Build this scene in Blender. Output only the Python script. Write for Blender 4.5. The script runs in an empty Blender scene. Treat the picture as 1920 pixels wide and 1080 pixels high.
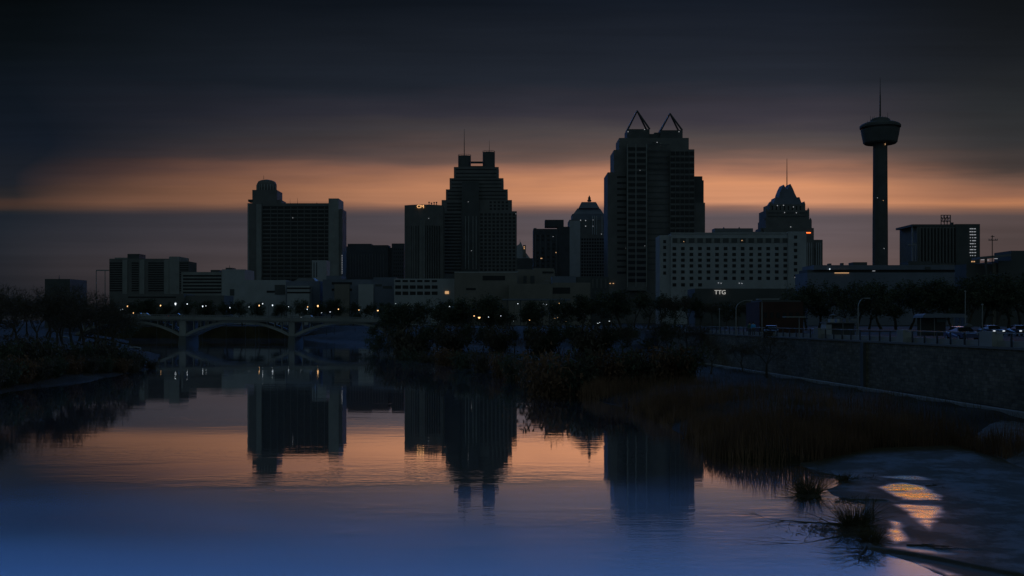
import bpy, math, random
import numpy as np
from mathutils import Vector
random.seed(7); rng = np.random.default_rng(7)
S = bpy.context.scene
col = S.collection
R = math.radians
# ------------------------------------------------------------------ camera
FPX, CX, HY, CAMZ = 1920.0, 960.0, 600.0, 8.0
cam = bpy.data.cameras.new('camera'); co = bpy.data.objects.new('camera', cam); col.objects.link(co)
cam.sensor_width = 36; cam.lens = 36.0; cam.shift_y = (HY-540)/1920.0
cam.clip_start = 0.3; cam.clip_end = 30000
co.location = (0, 0, CAMZ); co.rotation_euler = (R(90), 0, 0); S.camera = co
S.view_settings.view_transform = 'Standard'; S.view_settings.look = 'None'
S.view_settings.exposure = 0.0; S.view_settings.gamma = 1.0; S.view_settings.use_curve_mapping = False
def PX(px, Y): return (px-CX)/FPX*Y
def PZ(py, Y): return CAMZ+(HY-py)/FPX*Y
def lin(c): 
    c = c/255.0
    return c/12.92 if c <= 0.04045 else ((c+0.055)/1.055)**2.4
def L3(r, g, b): return (lin(r), lin(g), lin(b), 1.0)
# ------------------------------------------------------------------ world: dusk sky
class NT:
    def __init__(s, tree): s.t = tree; s.n = tree.nodes; s.l = tree.links
    def new(s, typ, **kw):
        n = s.n.new(typ)
        for k, v in kw.items(): setattr(n, k, v)
        return n
    def put(s, n, i, v):
        if isinstance(v, bpy.types.NodeSocket): s.l.new(v, n.inputs[i])
        else: n.inputs[i].default_value = v
    def m(s, op, a, b=0.0, c=None, clamp=False):
        n = s.new('ShaderNodeMath', operation=op); n.use_clamp = clamp
        s.put(n, 0, a); s.put(n, 1, b)
        if c is not None: s.put(n, 2, c)
        return n.outputs[0]
    def mr(s, v, a, b, c, d, smooth=True):
        n = s.new('ShaderNodeMapRange'); n.interpolation_type = 'SMOOTHSTEP' if smooth else 'LINEAR'
        for i, q in enumerate((v, a, b, c, d)): s.put(n, i, q)
        return n.outputs[0]
    def mix(s, f, a, b, typ='MIX'):
        n = s.new('ShaderNodeMix', data_type='RGBA', blend_type=typ)
        s.put(n, 0, f); s.put(n, 6, a); s.put(n, 7, b)
        return n.outputs[2]
    def ramp(s, f, stops):
        n = s.new('ShaderNodeValToRGB'); cr = n.color_ramp
        while len(cr.elements) < len(stops): cr.elements.new(0.5)
        for e, (p, c) in zip(cr.elements, stops): e.position = p
        for e, (p, c) in zip(cr.elements, stops): e.position = p; e.color = c
        s.put(n, 0, f); return n.outputs[0]
    def comb(s, x, y, z):
        n = s.new('ShaderNodeCombineXYZ'); s.put(n, 0, x); s.put(n, 1, y); s.put(n, 2, z); return n.outputs[0]
    def noise(s, vec, scale, detail=3.0, rough=0.5, dim='3D'):
        n = s.new('ShaderNodeTexNoise', noise_dimensions=dim)
        if vec is not None: s.l.new(vec, n.inputs['Vector'])
        n.inputs['Scale'].default_value = scale; n.inputs['Detail'].default_value = detail; n.inputs['Roughness'].default_value = rough
        return n.outputs[0]
w = bpy.data.worlds.new('World'); S.world = w; w.use_nodes = True
T = NT(w.node_tree); T.n.clear()
tc = T.new('ShaderNodeTexCoord'); sp = T.new('ShaderNodeSeparateXYZ'); T.l.new(tc.outputs['Generated'], sp.inputs[0])
x, y, z = sp.outputs
hyp = T.m('SQRT', T.m('ADD', T.m('MULTIPLY', x, x), T.m('MULTIPLY', y, y)))
v = T.m('DIVIDE', z, T.m('MAXIMUM', y, T.m('MAXIMUM', T.m('MULTIPLY', hyp, 0.4), 0.001)))   # a straight far cloud bank parallel to the skyline
az = T.m('ARCTAN2', x, y)
# cloud streaks: long thin noise in azimuth / elevation
n1 = T.noise(T.comb(T.m('MULTIPLY', az, 3.4), T.m('MULTIPLY', v, 30.0), 0.0), 1.0, 4.0, 0.55)
n2 = T.noise(T.comb(T.m('MULTIPLY', az, 4.0), T.m('MULTIPLY', v, 110.0), 3.0), 1.0, 3.0, 0.5)
n3 = T.noise(T.comb(T.m('MULTIPLY', az, 3.0), T.m('MULTIPLY', v, 9.0), 7.0), 1.0, 3.0, 0.5)
d = T.m('ADD', T.m('MULTIPLY', T.m('SUBTRACT', n1, 0.5), 0.040), T.m('MULTIPLY', T.m('SUBTRACT', n2, 0.5), 0.012))
damp = T.mr(v, 0.105, 0.135, 0.22, 1.0)      # the lower edge of the glow is a crisp cloud line
vv = T.m('ADD', v, T.m('MULTIPLY', d, damp))
fac = T.m('DIVIDE', vv, 0.8, clamp=True)
def stops(lst): return [(max(0.0, (HY-p)/FPX/0.8), L3(*c)) for p, c in lst]
SL = stops([(600,(26,30,36)),(515,(32,34,40)),(450,(30,35,43)),(402,(28,34,43)),(394,(34,36,40)),(388,(66,50,44)),(376,(66,50,45)),(358,(40,38,40)),(338,(28,32,40)),(270,(20,27,38)),(190,(15,22,31)),(90,(9,15,20)),(0,(5,9,12))])
SC = stops([(600,(92,79,81)),(500,(103,87,86)),(450,(97,85,88)),(404,(91,82,87)),(391,(140,104,92)),(379,(206,143,108)),(348,(212,145,106)),(322,(172,120,96)),(300,(122,94,84)),(280,(96,80,76)),(252,(78,71,72)),(215,(58,55,64)),(150,(35,40,50)),(0,(19,25,35))])
SR = stops([(600,(66,56,58)),(500,(76,64,64)),(450,(74,64,64)),(402,(82,70,70)),(392,(116,86,74)),(380,(176,118,84)),(366,(146,100,78)),(338,(110,82,70)),(315,(62,54,52)),(270,(47,47,49)),(215,(38,41,44)),(120,(24,28,33)),(0,(14,18,22))])
wl = T.mr(T.m('ADD', az, T.m('MULTIPLY', T.m('SUBTRACT', n3, 0.5), 0.16)), -0.46, 0.12, 1.0, 0.0, False); wr = T.mr(az, 0.26, 0.46, 0.0, 1.0)
c = T.mix(wl, T.ramp(fac, SC), T.ramp(fac, SL)); c = T.mix(wr, c, T.ramp(fac, SR))
mot = T.m('ADD', 0.80, T.m('MULTIPLY', n3, 0.40))
mot = T.m('MULTIPLY', mot, T.m('ADD', 0.78, T.m('MULTIPLY', n2, 0.44)))
c = T.mix(1.0, c, T.comb(mot, mot, mot), 'MULTIPLY')
# added blue glow, out of view above the frame, to brighten the near water
up = T.mr(v, 0.316, 0.352, 0.0, 1.0); up2 = T.m('MULTIPLY', T.mr(v, 0.40, 0.54, 1.0, 0.0), T.mr(T.m('ABSOLUTE', az), 0.5, 0.8, 1.0, 0.0))
c = T.mix(1.0, c, T.mix(T.m('MULTIPLY', up, up2), (0,0,0,1), (0.50, 1.45, 4.3, 1)), 'ADD')
back = T.mr(y, -0.15, 0.35, 1.0, 0.0)
c = T.mix(back, c, (0.044, 0.068, 0.078, 1))
sky = T.new('ShaderNodeTexSky', sky_type='NISHITA'); sky.sun_disc = False
SUN_EL, SUN_AZ = 7.5, math.degrees(math.atan((1728-CX)/FPX))
sky.sun_elevation = R(0.5); sky.sun_rotation = R(SUN_AZ)
c = T.mix(1.0, c, T.mix(1.0, sky.outputs[0], (0.0004, 0.0004, 0.0004, 1), 'MULTIPLY'), 'ADD')
bg = T.new('ShaderNodeBackground'); T.l.new(c, bg.inputs[0]); bg.inputs[1].default_value = 1.0
wo = T.new('ShaderNodeOutputWorld'); T.l.new(bg.outputs[0], wo.inputs[0])
sl = bpy.data.lights.new('sun', 'SUN'); so = bpy.data.objects.new('sun', sl); col.objects.link(so)
sl.energy = 0.042; sl.angle = R(4.0); sl.color = (1.0, 0.40, 0.05)
dirv = Vector((math.sin(R(SUN_AZ))*math.cos(R(SUN_EL)), math.cos(R(SUN_AZ))*math.cos(R(SUN_EL)), math.sin(R(SUN_EL))))
so.rotation_euler = dirv.to_track_quat('Z', 'Y').to_euler()
# ------------------------------------------------------------------ helpers
class MB:
    def __init__(s): s.v = []; s.f = []
    def quadbox(s, c8):
        b = len(s.v); s.v += [tuple(p) for p in c8]
        for f in ((0,3,2,1),(4,5,6,7),(0,1,5,4),(1,2,6,5),(2,3,7,6),(3,0,4,7)): s.f.append(tuple(b+i for i in f))
        return s
    def box(s, x0, x1, y0, y1, z0, z1):
        return s.quadbox([(x0,y0,z0),(x1,y0,z0),(x1,y1,z0),(x0,y1,z0),(x0,y0,z1),(x1,y0,z1),(x1,y1,z1),(x0,y1,z1)])
    def prism(s, poly, z0, z1, top=None):
        b = len(s.v); n = len(poly); t = top or poly
        s.v += [(p[0],p[1],z0) for p in poly]+[(p[0],p[1],z1) for p in t]
        s.f.append(tuple(b+i for i in reversed(range(n)))); s.f.append(tuple(b+n+i for i in range(n)))
        for i in range(n): j = (i+1) % n; s.f.append((b+i, b+j, b+n+j, b+n+i))
        return s
    def tube(s, p0, p1, r0, r1=None, n=6):
        if r1 is None: r1 = r0
        p0 = Vector(p0); p1 = Vector(p1); d = (p1-p0)
        if d.length < 1e-6: return s
        d.normalize(); a = d.orthogonal().normalized(); c = d.cross(a); b = len(s.v)
        for p, r in ((p0, r0), (p1, r1)):
            for i in range(n):
                t = 2*math.pi*i/n; s.v.append(tuple(p+a*(r*math.cos(t))+c*(r*math.sin(t))))
        for i in range(n): j = (i+1) % n; s.f.append((b+i, b+j, b+n+j, b+n+i))
        s.f.append(tuple(b+i for i in reversed(range(n)))); s.f.append(tuple(b+n+i for i in range(n)))
        return s
    def lathe(s, prof, cx=0, cy=0, n=24):
        b = len(s.v)
        for r, z in prof:
            for i in range(n): t = 2*math.pi*i/n; s.v.append((cx+r*math.cos(t), cy+r*math.sin(t), z))
        for k in range(len(prof)-1):
            for i in range(n):
                j = (i+1) % n; s.f.append((b+k*n+i, b+k*n+j, b+(k+1)*n+j, b+(k+1)*n+i))
        s.f.append(tuple(b+i for i in reversed(range(n)))); m = b+(len(prof)-1)*n; s.f.append(tuple(m+i for i in range(n)))
        return s
    def tri(s, a, b_, c): b = len(s.v); s.v += [tuple(a), tuple(b_), tuple(c)]; s.f.append((b, b+1, b+2)); return s
    def mesh(s, name, mat, off=(0,0,0), smooth=False):
        me = bpy.data.meshes.new(name)
        me.from_pydata([(p[0]-off[0], p[1]-off[1], p[2]-off[2]) for p in s.v], [], s.f)
        me.materials.append(mat)
        if smooth: me.polygons.foreach_set('use_smooth', [True]*len(me.polygons))
        me.update(); return me
    def build(s, name, mat, parent=None, smooth=False, label=None):
        off = tuple(parent_loc(parent)) if parent else (0,0,0)
        o = bpy.data.objects.new(name, s.mesh(name, mat, off, smooth)); col.objects.link(o)
        if parent: o.parent = parent
        if label: o['label'] = label
        return o
def parent_loc(p):
    l = Vector((0,0,0))
    while p: l = l+p.location; p = p.parent
    return l
def thing(name, label, cat, loc, group=None, rz=0):
    o = bpy.data.objects.new(name, None); col.objects.link(o); o.empty_display_size = 0.5
    o.location = loc; o.rotation_euler = (0,0,rz); o['label'] = label; o['category'] = cat
    if group: o['group'] = group
    return o
def tag(o, label, cat, group=None):
    o['label'] = label; o['category'] = cat
    if group: o['group'] = group
    return o
def dup(root, loc, rz=0, scale=1.0, label=None, group=None):
    r = root.copy(); col.objects.link(r); r.location = loc; r.rotation_euler = (0,0,rz)
    r.scale = scale if isinstance(scale, tuple) else (scale,)*3
    if label: r['label'] = label
    if group: r['group'] = group
    for ch in KIDS(root):
        c = ch.copy(); col.objects.link(c); c.parent = r
        for g in KIDS(ch):
            d = g.copy(); col.objects.link(d); d.parent = c
    return r
_kids = {}
def KIDS(o):
    if o.name not in _kids:
        _kids[o.name] = [q for q in col.objects if q.parent == o]
    return _kids[o.name]
def mat(name, rgb, rough=0.8, var=0.25, scale=0.5, bump=0.0, metal=0.0, spec=0.5, emit=None, es=0.0, stretch=(1,1,1)):
    m = bpy.data.materials.new(name); m.use_nodes = True; t = NT(m.node_tree)
    b = t.n['Principled BSDF']; tc = t.new('ShaderNodeTexCoord'); mp = t.new('ShaderNodeMapping')
    t.l.new(tc.outputs['Object'], mp.inputs[0]); mp.inputs['Scale'].default_value = stretch
    n = t.noise(mp.outputs[0], scale, 5.0, 0.6)
    lo = tuple(c*(1-var) for c in rgb)+(1,); hi = tuple(min(1, c*(1+var)) for c in rgb)+(1,)
    t.l.new(t.ramp(n, [(0.3, lo), (0.7, hi)]), b.inputs['Base Color'])
    b.inputs['Roughness'].default_value = rough; b.inputs['Metallic'].default_value = metal
    b.inputs['Specular IOR Level'].default_value = spec
    if emit: b.inputs['Emission Color'].default_value = emit+(1,); b.inputs['Emission Strength'].default_value = es
    if bump:
        bn = t.new('ShaderNodeBump'); bn.inputs['Strength'].default_value = 0.6; bn.inputs['Distance'].default_value = bump
        t.l.new(t.noise(mp.outputs[0], scale*8, 5.0, 0.6), bn.inputs['Height']); t.l.new(bn.outputs[0], b.inputs['Normal'])
    return m
M = {}
M['concrete'] = mat('pale_concrete', (0.30,0.31,0.31), 0.85, 0.18, 0.12)
M['white'] = mat('white_render', (0.41,0.43,0.46), 0.85, 0.12, 0.12)
M['bridge'] = mat('weathered_concrete', (0.215,0.22,0.22), 0.85, 0.22, 0.15)
M['grey'] = mat('grey_concrete', (0.17,0.17,0.172), 0.85, 0.18, 0.12)
M['dark'] = mat('dark_cladding', (0.10,0.105,0.11), 0.8, 0.2, 0.1)
M['tan'] = mat('tan_stone', (0.24,0.22,0.20), 0.85, 0.15, 0.1)
M['blue'] = mat('blue_grey_panel', (0.18,0.205,0.27), 0.8, 0.15, 0.1)
M['brick'] = mat('dark_red_brick', (0.07,0.034,0.030), 0.9, 0.25, 0.3)
M['glass'] = mat('dark_glass', (0.02,0.022,0.026), 0.25, 0.2, 0.2, spec=0.35)
M['roofm'] = mat('metal_roof', (0.16,0.17,0.19), 0.6, 0.2, 0.3)
M['metal'] = mat('dark_metal', (0.06,0.062,0.065), 0.55, 0.2, 1.0, metal=0.3)
M['pmetal'] = mat('galvanised_metal', (0.28,0.29,0.30), 0.5, 0.2, 1.0, metal=0.3)
M['foliage'] = mat('dark_foliage', (0.085,0.100,0.070), 0.8, 0.5, 0.6, spec=0.2)
M['twig'] = mat('winter_twig', (0.11,0.095,0.075), 0.85, 0.4, 0.8, spec=0.2)
M['bark'] = mat('grey_bark', (0.085,0.075,0.065), 0.9, 0.3, 2.0, bump=0.01)
M['reed'] = mat('dry_reed', (0.19,0.11,0.068), 0.8, 0.5, 0.35, spec=0.2)
M['grass'] = mat('bank_grass', (0.10,0.09,0.05), 0.85, 0.4, 0.5, spec=0.2)
M['rubber'] = mat('black_rubber', (0.02,0.02,0.02), 0.8, 0.2, 4)
M['lampw'] = mat('white_lamp_glow', (0.8,0.8,0.8), 0.5, 0.0, 1, emit=(0.82,0.92,1.0), es=1.6)
M['lampo'] = mat('amber_lamp_glow', (0.8,0.6,0.4), 0.5, 0.0, 1, emit=(1.0,0.55,0.22), es=2.1)
M['lampr'] = mat('red_lamp_glow', (0.8,0.1,0.05), 0.5, 0.0, 1, emit=(1.0,0.16,0.03), es=2.5)
M['litw'] = mat('lit_window_white', (0.5,0.5,0.5), 0.4, 0.0, 1, emit=(0.9,0.93,1.0), es=0.32)
M['lito'] = mat('lit_window_amber', (0.5,0.4,0.3), 0.4, 0.0, 1, emit=(1.0,0.55,0.25), es=0.6)
M['signo'] = mat('amber_sign_letter', (0.6,0.4,0.2), 0.4, 0.0, 1, emit=(1.0,0.50,0.20), es=1.3)
M['signw'] = mat('white_sign_letter', (0.6,0.6,0.6), 0.4, 0.0, 1, emit=(1.0,0.95,0.88), es=0.4)
# ------------------------------------------------------------------ river outline (plan, metres)
def wl_pt(px, py): Y = 15360.0/(py-HY); return (PX(px, Y), Y)
LB = [(-75,-80),(-60,20),(-50,80), wl_pt(0,738), wl_pt(90,722), wl_pt(180,712), wl_pt(240,700), wl_pt(290,690), (-81,236),(-112,300),(-128,345),(-150,400),(-175,440),(-200,470)]
RB = [(-110,470),(-72,420),(-52,380),(-42,345),(-37,305), wl_pt(800,672), wl_pt(900,694), wl_pt(980,716), wl_pt(1050,726), wl_pt(1110,748), wl_pt(1170,764), wl_pt(1230,786), wl_pt(1300,830), wl_pt(1340,860), wl_pt(1420,867), wl_pt(1500,872), wl_pt(1560,858), wl_pt(1640,840), wl_pt(1790,836), (28.3,60.0),(28.6,52),(30,40),(31,25),(32,-80)]
RIVER = LB+RB
def sdist(xs, ys, poly):
    """signed distance (positive outside) and inside mask"""
    P = np.array(poly); Q = np.roll(P, -1, axis=0)
    dmin = np.full(xs.shape, 1e9); ins = np.zeros(xs.shape, bool)
    for (x0,y0),(x1,y1) in zip(P, Q):
        dx, dy = x1-x0, y1-y0; L = dx*dx+dy*dy+1e-12
        t = np.clip(((xs-x0)*dx+(ys-y0)*dy)/L, 0, 1)
        dmin = np.minimum(dmin, np.hypot(xs-(x0+t*dx), ys-(y0+t*dy)))
        if abs(dy) > 1e-9:
            c = ((y0 > ys) != (y1 > ys)) & (xs < (x1-x0)*(ys-y0)/(y1-y0)+x0); ins ^= c
    return np.where(ins, -dmin, dmin)
def sm(t): t = np.clip(t, 0, 1); return t*t*(3-2*t)
def vnoise(x, y, s, seed=0):
    x = np.asarray(x)/s; y = np.asarray(y)/s; xi = np.floor(x).astype(int); yi = np.floor(y).astype(int); fx = sm(x-xi); fy = sm(y-yi)
    def h(a, b):
        q = (a*374761393+b*668265263+seed*1442695041) & 0x7fffffff; q = ((q ^ (q >> 13))*1274126177) & 0x7fffffff
        return (q & 0xffff)/65535.0
    return (h(xi,yi)*(1-fx)+h(xi+1,yi)*fx)*(1-fy)+(h(xi,yi+1)*(1-fx)+h(xi+1,yi+1)*fx)*fy
WX0, WS = 36.6+0.083*73, -0.083      # wall line: x = WX0 + WS*y
def ground(xs, ys):
    xs = np.asarray(xs, float); ys = np.asarray(ys, float)
    d = sdist(xs, ys, RIVER)+ (vnoise(xs, ys, 3.0, 1)-0.5)*0.9
    u = xs-(WX0+WS*ys)                      # beyond the wall line
    right = xs > (-60+0*ys)
    zb = np.where(d < 0, np.maximum(d*0.5, -2.0), 0)
    low = 0.35*sm(d/1.2)+1.15*sm(d/9.0)
    # right bank: low shelf, then street level
    step = np.where(ys < 205, sm((u-0.45)/0.5), sm((u+10)/26.0+(ys-205)/120.0))
    zr = low+(5.86-1.5)*step
    zl = low+3.2*sm((d-4)/28.0)
    far = low+3.6*sm((d-3)/25.0)
    zr = np.where(ys > 330, far, zr)
    z = np.where(d < 0, zb, np.where(right & (xs > -45), zr, zl))
    z = np.where(ys > 460, np.maximum(z, 5.1), z)
    z = z+np.where((d > 0.5) & (u < 0), (vnoise(xs, ys, 2.2, 3)-0.5)*0.35*sm(d/3), 0)
    return z
def gz(x, y): return float(ground(np.array([x]), np.array([y]))[0])
# ------------------------------------------------------------------ structure: ground, water, road
us = np.concatenate([[-4000,-2000,-1000,-500,-300,-220], np.arange(-180,-70,4.0), np.arange(-70,-45,1.5), np.arange(-45,0,3.0)+0.0, np.arange(0,2,0.5)])
us = np.concatenate([[-4000,-2000,-1000,-600,-400,-300], np.arange(-240,-110,5.0), np.arange(-110,-36,2.0), np.arange(-36,0.4,0.7), [0.45,0.7,0.95,1.4,2,4,8,16,30,60,110,200,350,700,1400,2500,4500]])
ysl = np.concatenate([np.arange(-80,30,10.0), np.arange(30,150,1.0), np.arange(150,240,3.0), np.arange(240,500,6.0), [520,560,620,700,850,1000,1400,2000,3000,5000,9000]])
U, V = np.meshgrid(us, ysl); shear = np.where(V < 500, WX0+WS*V, WX0+WS*500); XX = U+shear
ZZ = ground(XX, V)
nv, nu = XX.shape
me = bpy.data.meshes.new('ground')
verts = np.stack([XX.ravel(), V.ravel(), ZZ.ravel()], 1)
idx = np.arange(nv*nu).reshape(nv, nu)
faces = np.stack([idx[:-1,:-1].ravel(), idx[:-1,1:].ravel(), idx[1:,1:].ravel(), idx[1:,:-1].ravel()], 1)
me.from_pydata(verts.tolist(), [], faces.tolist()); me.polygons.foreach_set('use_smooth', [True]*len(me.polygons))
me.materials.append(mat('earth_bank', (0.040,0.032,0.017), 0.95, 0.5, 0.15, bump=0.06, spec=0.15))
go = bpy.data.objects.new('ground', me); col.objects.link(go); go['kind'] = 'structure'
# water
wm = bpy.data.materials.new('river_water'); wm.use_nodes = True; t = NT(wm.node_tree); t.n.clear()
tc = t.new('ShaderNodeTexCoord'); sp = t.new('ShaderNodeSeparateXYZ'); t.l.new(tc.outputs['Object'], sp.inputs[0])
a = t.comb(t.m('MULTIPLY', sp.outputs[0], 0.45), sp.outputs[1], 0.0)
w1 = t.noise(a, 2.6, 2.0, 0.5); w2 = t.noise(a, 8.0, 2.0, 0.5); w0 = t.noise(a, 0.8, 2.0, 0.5)
g1 = t.noise(t.comb(t.m('MULTIPLY', sp.outputs[0], 0.05), t.m('MULTIPLY', sp.outputs[1], 0.14), 2.0), 1.0, 3.0, 0.55)
gust = t.m('MULTIPLY', t.mr(g1, 0.42, 0.66, 0.35, 1.6), t.mr(sp.outputs[1], 34.0, 80.0, 1.9, 0.6))
w3 = t.noise(t.comb(t.m('MULTIPLY', sp.outputs[0], 0.10), t.m('MULTIPLY', sp.outputs[1], 0.9), 5.0), 1.0, 2.0, 0.5)
streak = t.mr(w3, 0.70, 0.74, 0.0, 1.0)
hgt = t.m('MULTIPLY', t.m('ADD', t.m('MULTIPLY', w0, 0.0030), t.m('ADD', t.m('MULTIPLY', w1, 0.0026), t.m('MULTIPLY', w2, 0.0007))), gust)
bp = t.new('ShaderNodeBump'); bp.inputs['Strength'].default_value = 1.0; bp.inputs['Distance'].default_value = 1.0
t.l.new(hgt, bp.inputs['Height'])
gs = t.new('ShaderNodeBsdfGlossy'); gs.inputs['Roughness'].default_value = 0.015; gs.inputs['Color'].default_value = (1,1,1,1); t.l.new(bp.outputs[0], gs.inputs['Normal'])
gr = t.new('ShaderNodeBsdfGlossy'); gr.inputs['Roughness'].default_value = 0.18; gr.inputs['Color'].default_value = (0.8,0.9,1,1)
df = t.new('ShaderNodeBsdfDiffuse'); df.inputs['Color'].default_value = (0.03,0.06,0.10,1)
m1 = t.new('ShaderNodeMixShader'); # the surface is glassy upstream and finely wind-roughened in the open reach towards the viewer
rz_ = t.m('ADD', sp.outputs[1], t.m('MULTIPLY', t.m('SUBTRACT', g1, 0.5), 22.0))
wgt_ = t.mr(rz_, 34.0, 54.0, 0.66, 0.985); t.put(m1, 0, wgt_); t.l.new(gr.outputs[0], m1.inputs[1]); t.l.new(gs.outputs[0], m1.inputs[2])
m2 = t.new('ShaderNodeMixShader'); t.put(m2, 0, 0.02); t.l.new(m1.outputs[0], m2.inputs[1]); t.l.new(df.outputs[0], m2.inputs[2])
om = t.new('ShaderNodeOutputMaterial'); t.l.new(m2.outputs[0], om.inputs[0])
wb = MB(); wb.v = [(-260,-80,0),(60,-80,0),(60,480,0),(-260,480,0)]; wb.f = [(0,1,2,3)]
wo_ = wb.build('water', wm); wo_['kind'] = 'structure'
# road and pavement behind the wall
def strip(u0, u1, y0, y1, z0, z1, mb=None):
    mb = mb or MB()
    c = lambda u, y, z: (WX0+WS*y+u, y, z)
    return mb.quadbox([c(u0,y0,z0),c(u1,y0,z0),c(u1,y1,z0),c(u0,y1,z0),c(u0,y0,z1),c(u1,y0,z1),c(u1,y1,z1),c(u0,y1,z1)])
o = strip(1.2, 4.2, 30, 200, 5.80, 6.02).build('pavement', mat('pavement_slab', (0.25,0.25,0.25), 0.9, 0.2, 1.0)); o['kind'] = 'structure'
o = strip(4.205, 13.5, 30, 200, 5.80, 5.90).build('road', mat('asphalt', (0.05,0.05,0.052), 0.85, 0.3, 1.0, bump=0.004)); o['kind'] = 'structure'
lines = MB()
for k in range(30):
    strip(8.8, 8.95, 32+k*5.5, 35+k*5.5, 5.903, 5.906, lines)
o = lines.build('road_marking', mat('road_paint', (0.6,0.6,0.55), 0.8, 0.2, 2.0)); o['kind'] = 'structure'
# mud flat with wet patches --------------------------------------------------
def near_pt(px, py): Y = 15360.0/(py-HY); return (PX(px, Y), Y)
MUD = [near_pt(*p) for p in [(1490,866),(1640,833),(1790,828),(1930,868),(2300,980),(2300,1180),(1900,1150),(1790,1096),(1690,1050),(1622,1030),(1618,1010),(1614,985),(1622,955),(1610,944),(1572,934),(1540,918),(1575,903),(1560,893),(1535,884),(1500,876)]]
gx = np.arange(8.0, 34.0, 0.11); gy = np.concatenate([np.arange(26,46,0.10), np.arange(46,70,0.18)])
GX, GY = np.meshgrid(gx, gy)
dm = -sdist(GX, GY, MUD)+(vnoise(GX, GY, 1.3, 11)-0.5)*0.35+(vnoise(GX, GY, 0.4, 12)-0.5)*0.10
def ldist(xs, ys, pl):
    dd = np.full(xs.shape, 1e9)
    for (x0,y0),(x1,y1) in zip(pl[:-1], pl[1:]):
        dx, dy = x1-x0, y1-y0; L = dx*dx+dy*dy; tt = np.clip(((xs-x0)*dx+(ys-y0)*dy)/L, 0, 1)
        dd = np.minimum(dd, np.hypot(xs-(x0+tt*dx), ys-(y0+tt*dy)))
    return dd
zm = -0.12+0.15*sm((dm+0.25)/0.5)+(vnoise(GX, GY, 2.5, 13)-0.5)*0.02
wet = np.zeros(GX.shape)  # wet mask, outlined after the orange sun glints on the mud
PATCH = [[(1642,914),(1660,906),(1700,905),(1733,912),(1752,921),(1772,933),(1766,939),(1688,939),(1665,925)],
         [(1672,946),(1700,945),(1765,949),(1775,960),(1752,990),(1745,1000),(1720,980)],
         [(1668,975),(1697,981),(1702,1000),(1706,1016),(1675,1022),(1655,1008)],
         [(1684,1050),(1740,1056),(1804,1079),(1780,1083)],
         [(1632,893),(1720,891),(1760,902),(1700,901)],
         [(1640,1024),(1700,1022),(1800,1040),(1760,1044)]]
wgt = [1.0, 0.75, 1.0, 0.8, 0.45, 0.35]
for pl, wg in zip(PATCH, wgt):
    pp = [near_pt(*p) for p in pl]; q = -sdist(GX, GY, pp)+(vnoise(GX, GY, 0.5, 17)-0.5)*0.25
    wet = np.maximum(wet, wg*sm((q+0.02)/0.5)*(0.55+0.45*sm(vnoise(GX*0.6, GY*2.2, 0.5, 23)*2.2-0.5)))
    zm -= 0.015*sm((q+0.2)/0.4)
for pl, hh, ww in [([(1600,1012),(1640,1030),(1746,1048),(1830,1064),(1930,1084)],0.10,0.30), ([(1690,941),(1780,943),(1930,943)],0.03,0.09), ([(1560,903),(1620,900),(1660,904),(1740,908)],0.03,0.10),
                   ([(1660,1022),(1760,1030),(1930,1032)],0.03,0.09), ([(1590,920),(1640,922),(1700,921)],0.03,0.10), ([(1575,886),(1630,882),(1660,883)],0.02,0.12), ([(1540,930),(1600,938),(1660,940)],0.07,0.2), ([(1560,890),(1600,896),(1625,899)],0.07,0.16)]:
    pp = [near_pt(*p) for p in pl]; q = ldist(GX, GY, pp)+(vnoise(GX, GY, 0.7, 19)-0.5)*0.12
    zm += hh*sm(1-q/ww); wet *= 1-sm(1.2-q/ww)
me = bpy.data.meshes.new('mud_flat'); idx = np.arange(GX.size).reshape(GX.shape)
faces = np.stack([idx[:-1,:-1].ravel(), idx[:-1,1:].ravel(), idx[1:,1:].ravel(), idx[1:,:-1].ravel()], 1)
zf = zm.ravel(); keep = (zf[faces].max(1) > -0.04)
me.from_pydata(np.stack([GX.ravel(), GY.ravel(), zf], 1).tolist(), [], faces[keep].tolist()); me.polygons.foreach_set('use_smooth', [True]*len(me.polygons))
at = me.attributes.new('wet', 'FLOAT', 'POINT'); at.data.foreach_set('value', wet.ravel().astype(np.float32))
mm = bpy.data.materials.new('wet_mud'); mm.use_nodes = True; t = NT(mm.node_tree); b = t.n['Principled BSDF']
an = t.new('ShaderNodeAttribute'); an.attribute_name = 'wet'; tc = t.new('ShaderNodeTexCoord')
nn = t.noise(tc.outputs['Object'], 0.35, 4.0, 0.6); nf = t.noise(tc.outputs['Object'], 14.0, 3.0, 0.6)
t.n.remove(b); n4 = t.noise(tc.outputs['Object'], 1.6, 6.0, 0.7)
dmud = t.new('ShaderNodeBsdfDiffuse'); t.l.new(t.ramp(t.m('ADD', t.m('MULTIPLY', nn, 0.5), t.m('MULTIPLY', n4, 0.5)), [(0.35,(0.075,0.066,0.045,1)),(0.5,(0.09,0.08,0.055,1)),(0.65,(0.105,0.093,0.063,1))]), dmud.inputs['Color'])
gmud = t.new('ShaderNodeBsdfGlossy'); t.l.new(t.mix(an.outputs['Fac'], (0.6,0.6,0.58,1), (1.0,0.58,0.10,1)), gmud.inputs['Color'])   # orange sun glow put into the gloss colour of the wet patches
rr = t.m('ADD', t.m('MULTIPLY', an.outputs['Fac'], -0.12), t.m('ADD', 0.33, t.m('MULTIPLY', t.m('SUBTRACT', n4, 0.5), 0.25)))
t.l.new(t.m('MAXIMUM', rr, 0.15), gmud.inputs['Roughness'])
film = t.mr(t.m('ADD', nn, t.m('MULTIPLY', t.m('SUBTRACT', n4, 0.5), 0.6)), 0.45, 0.60, 0.03, 0.07)
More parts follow.
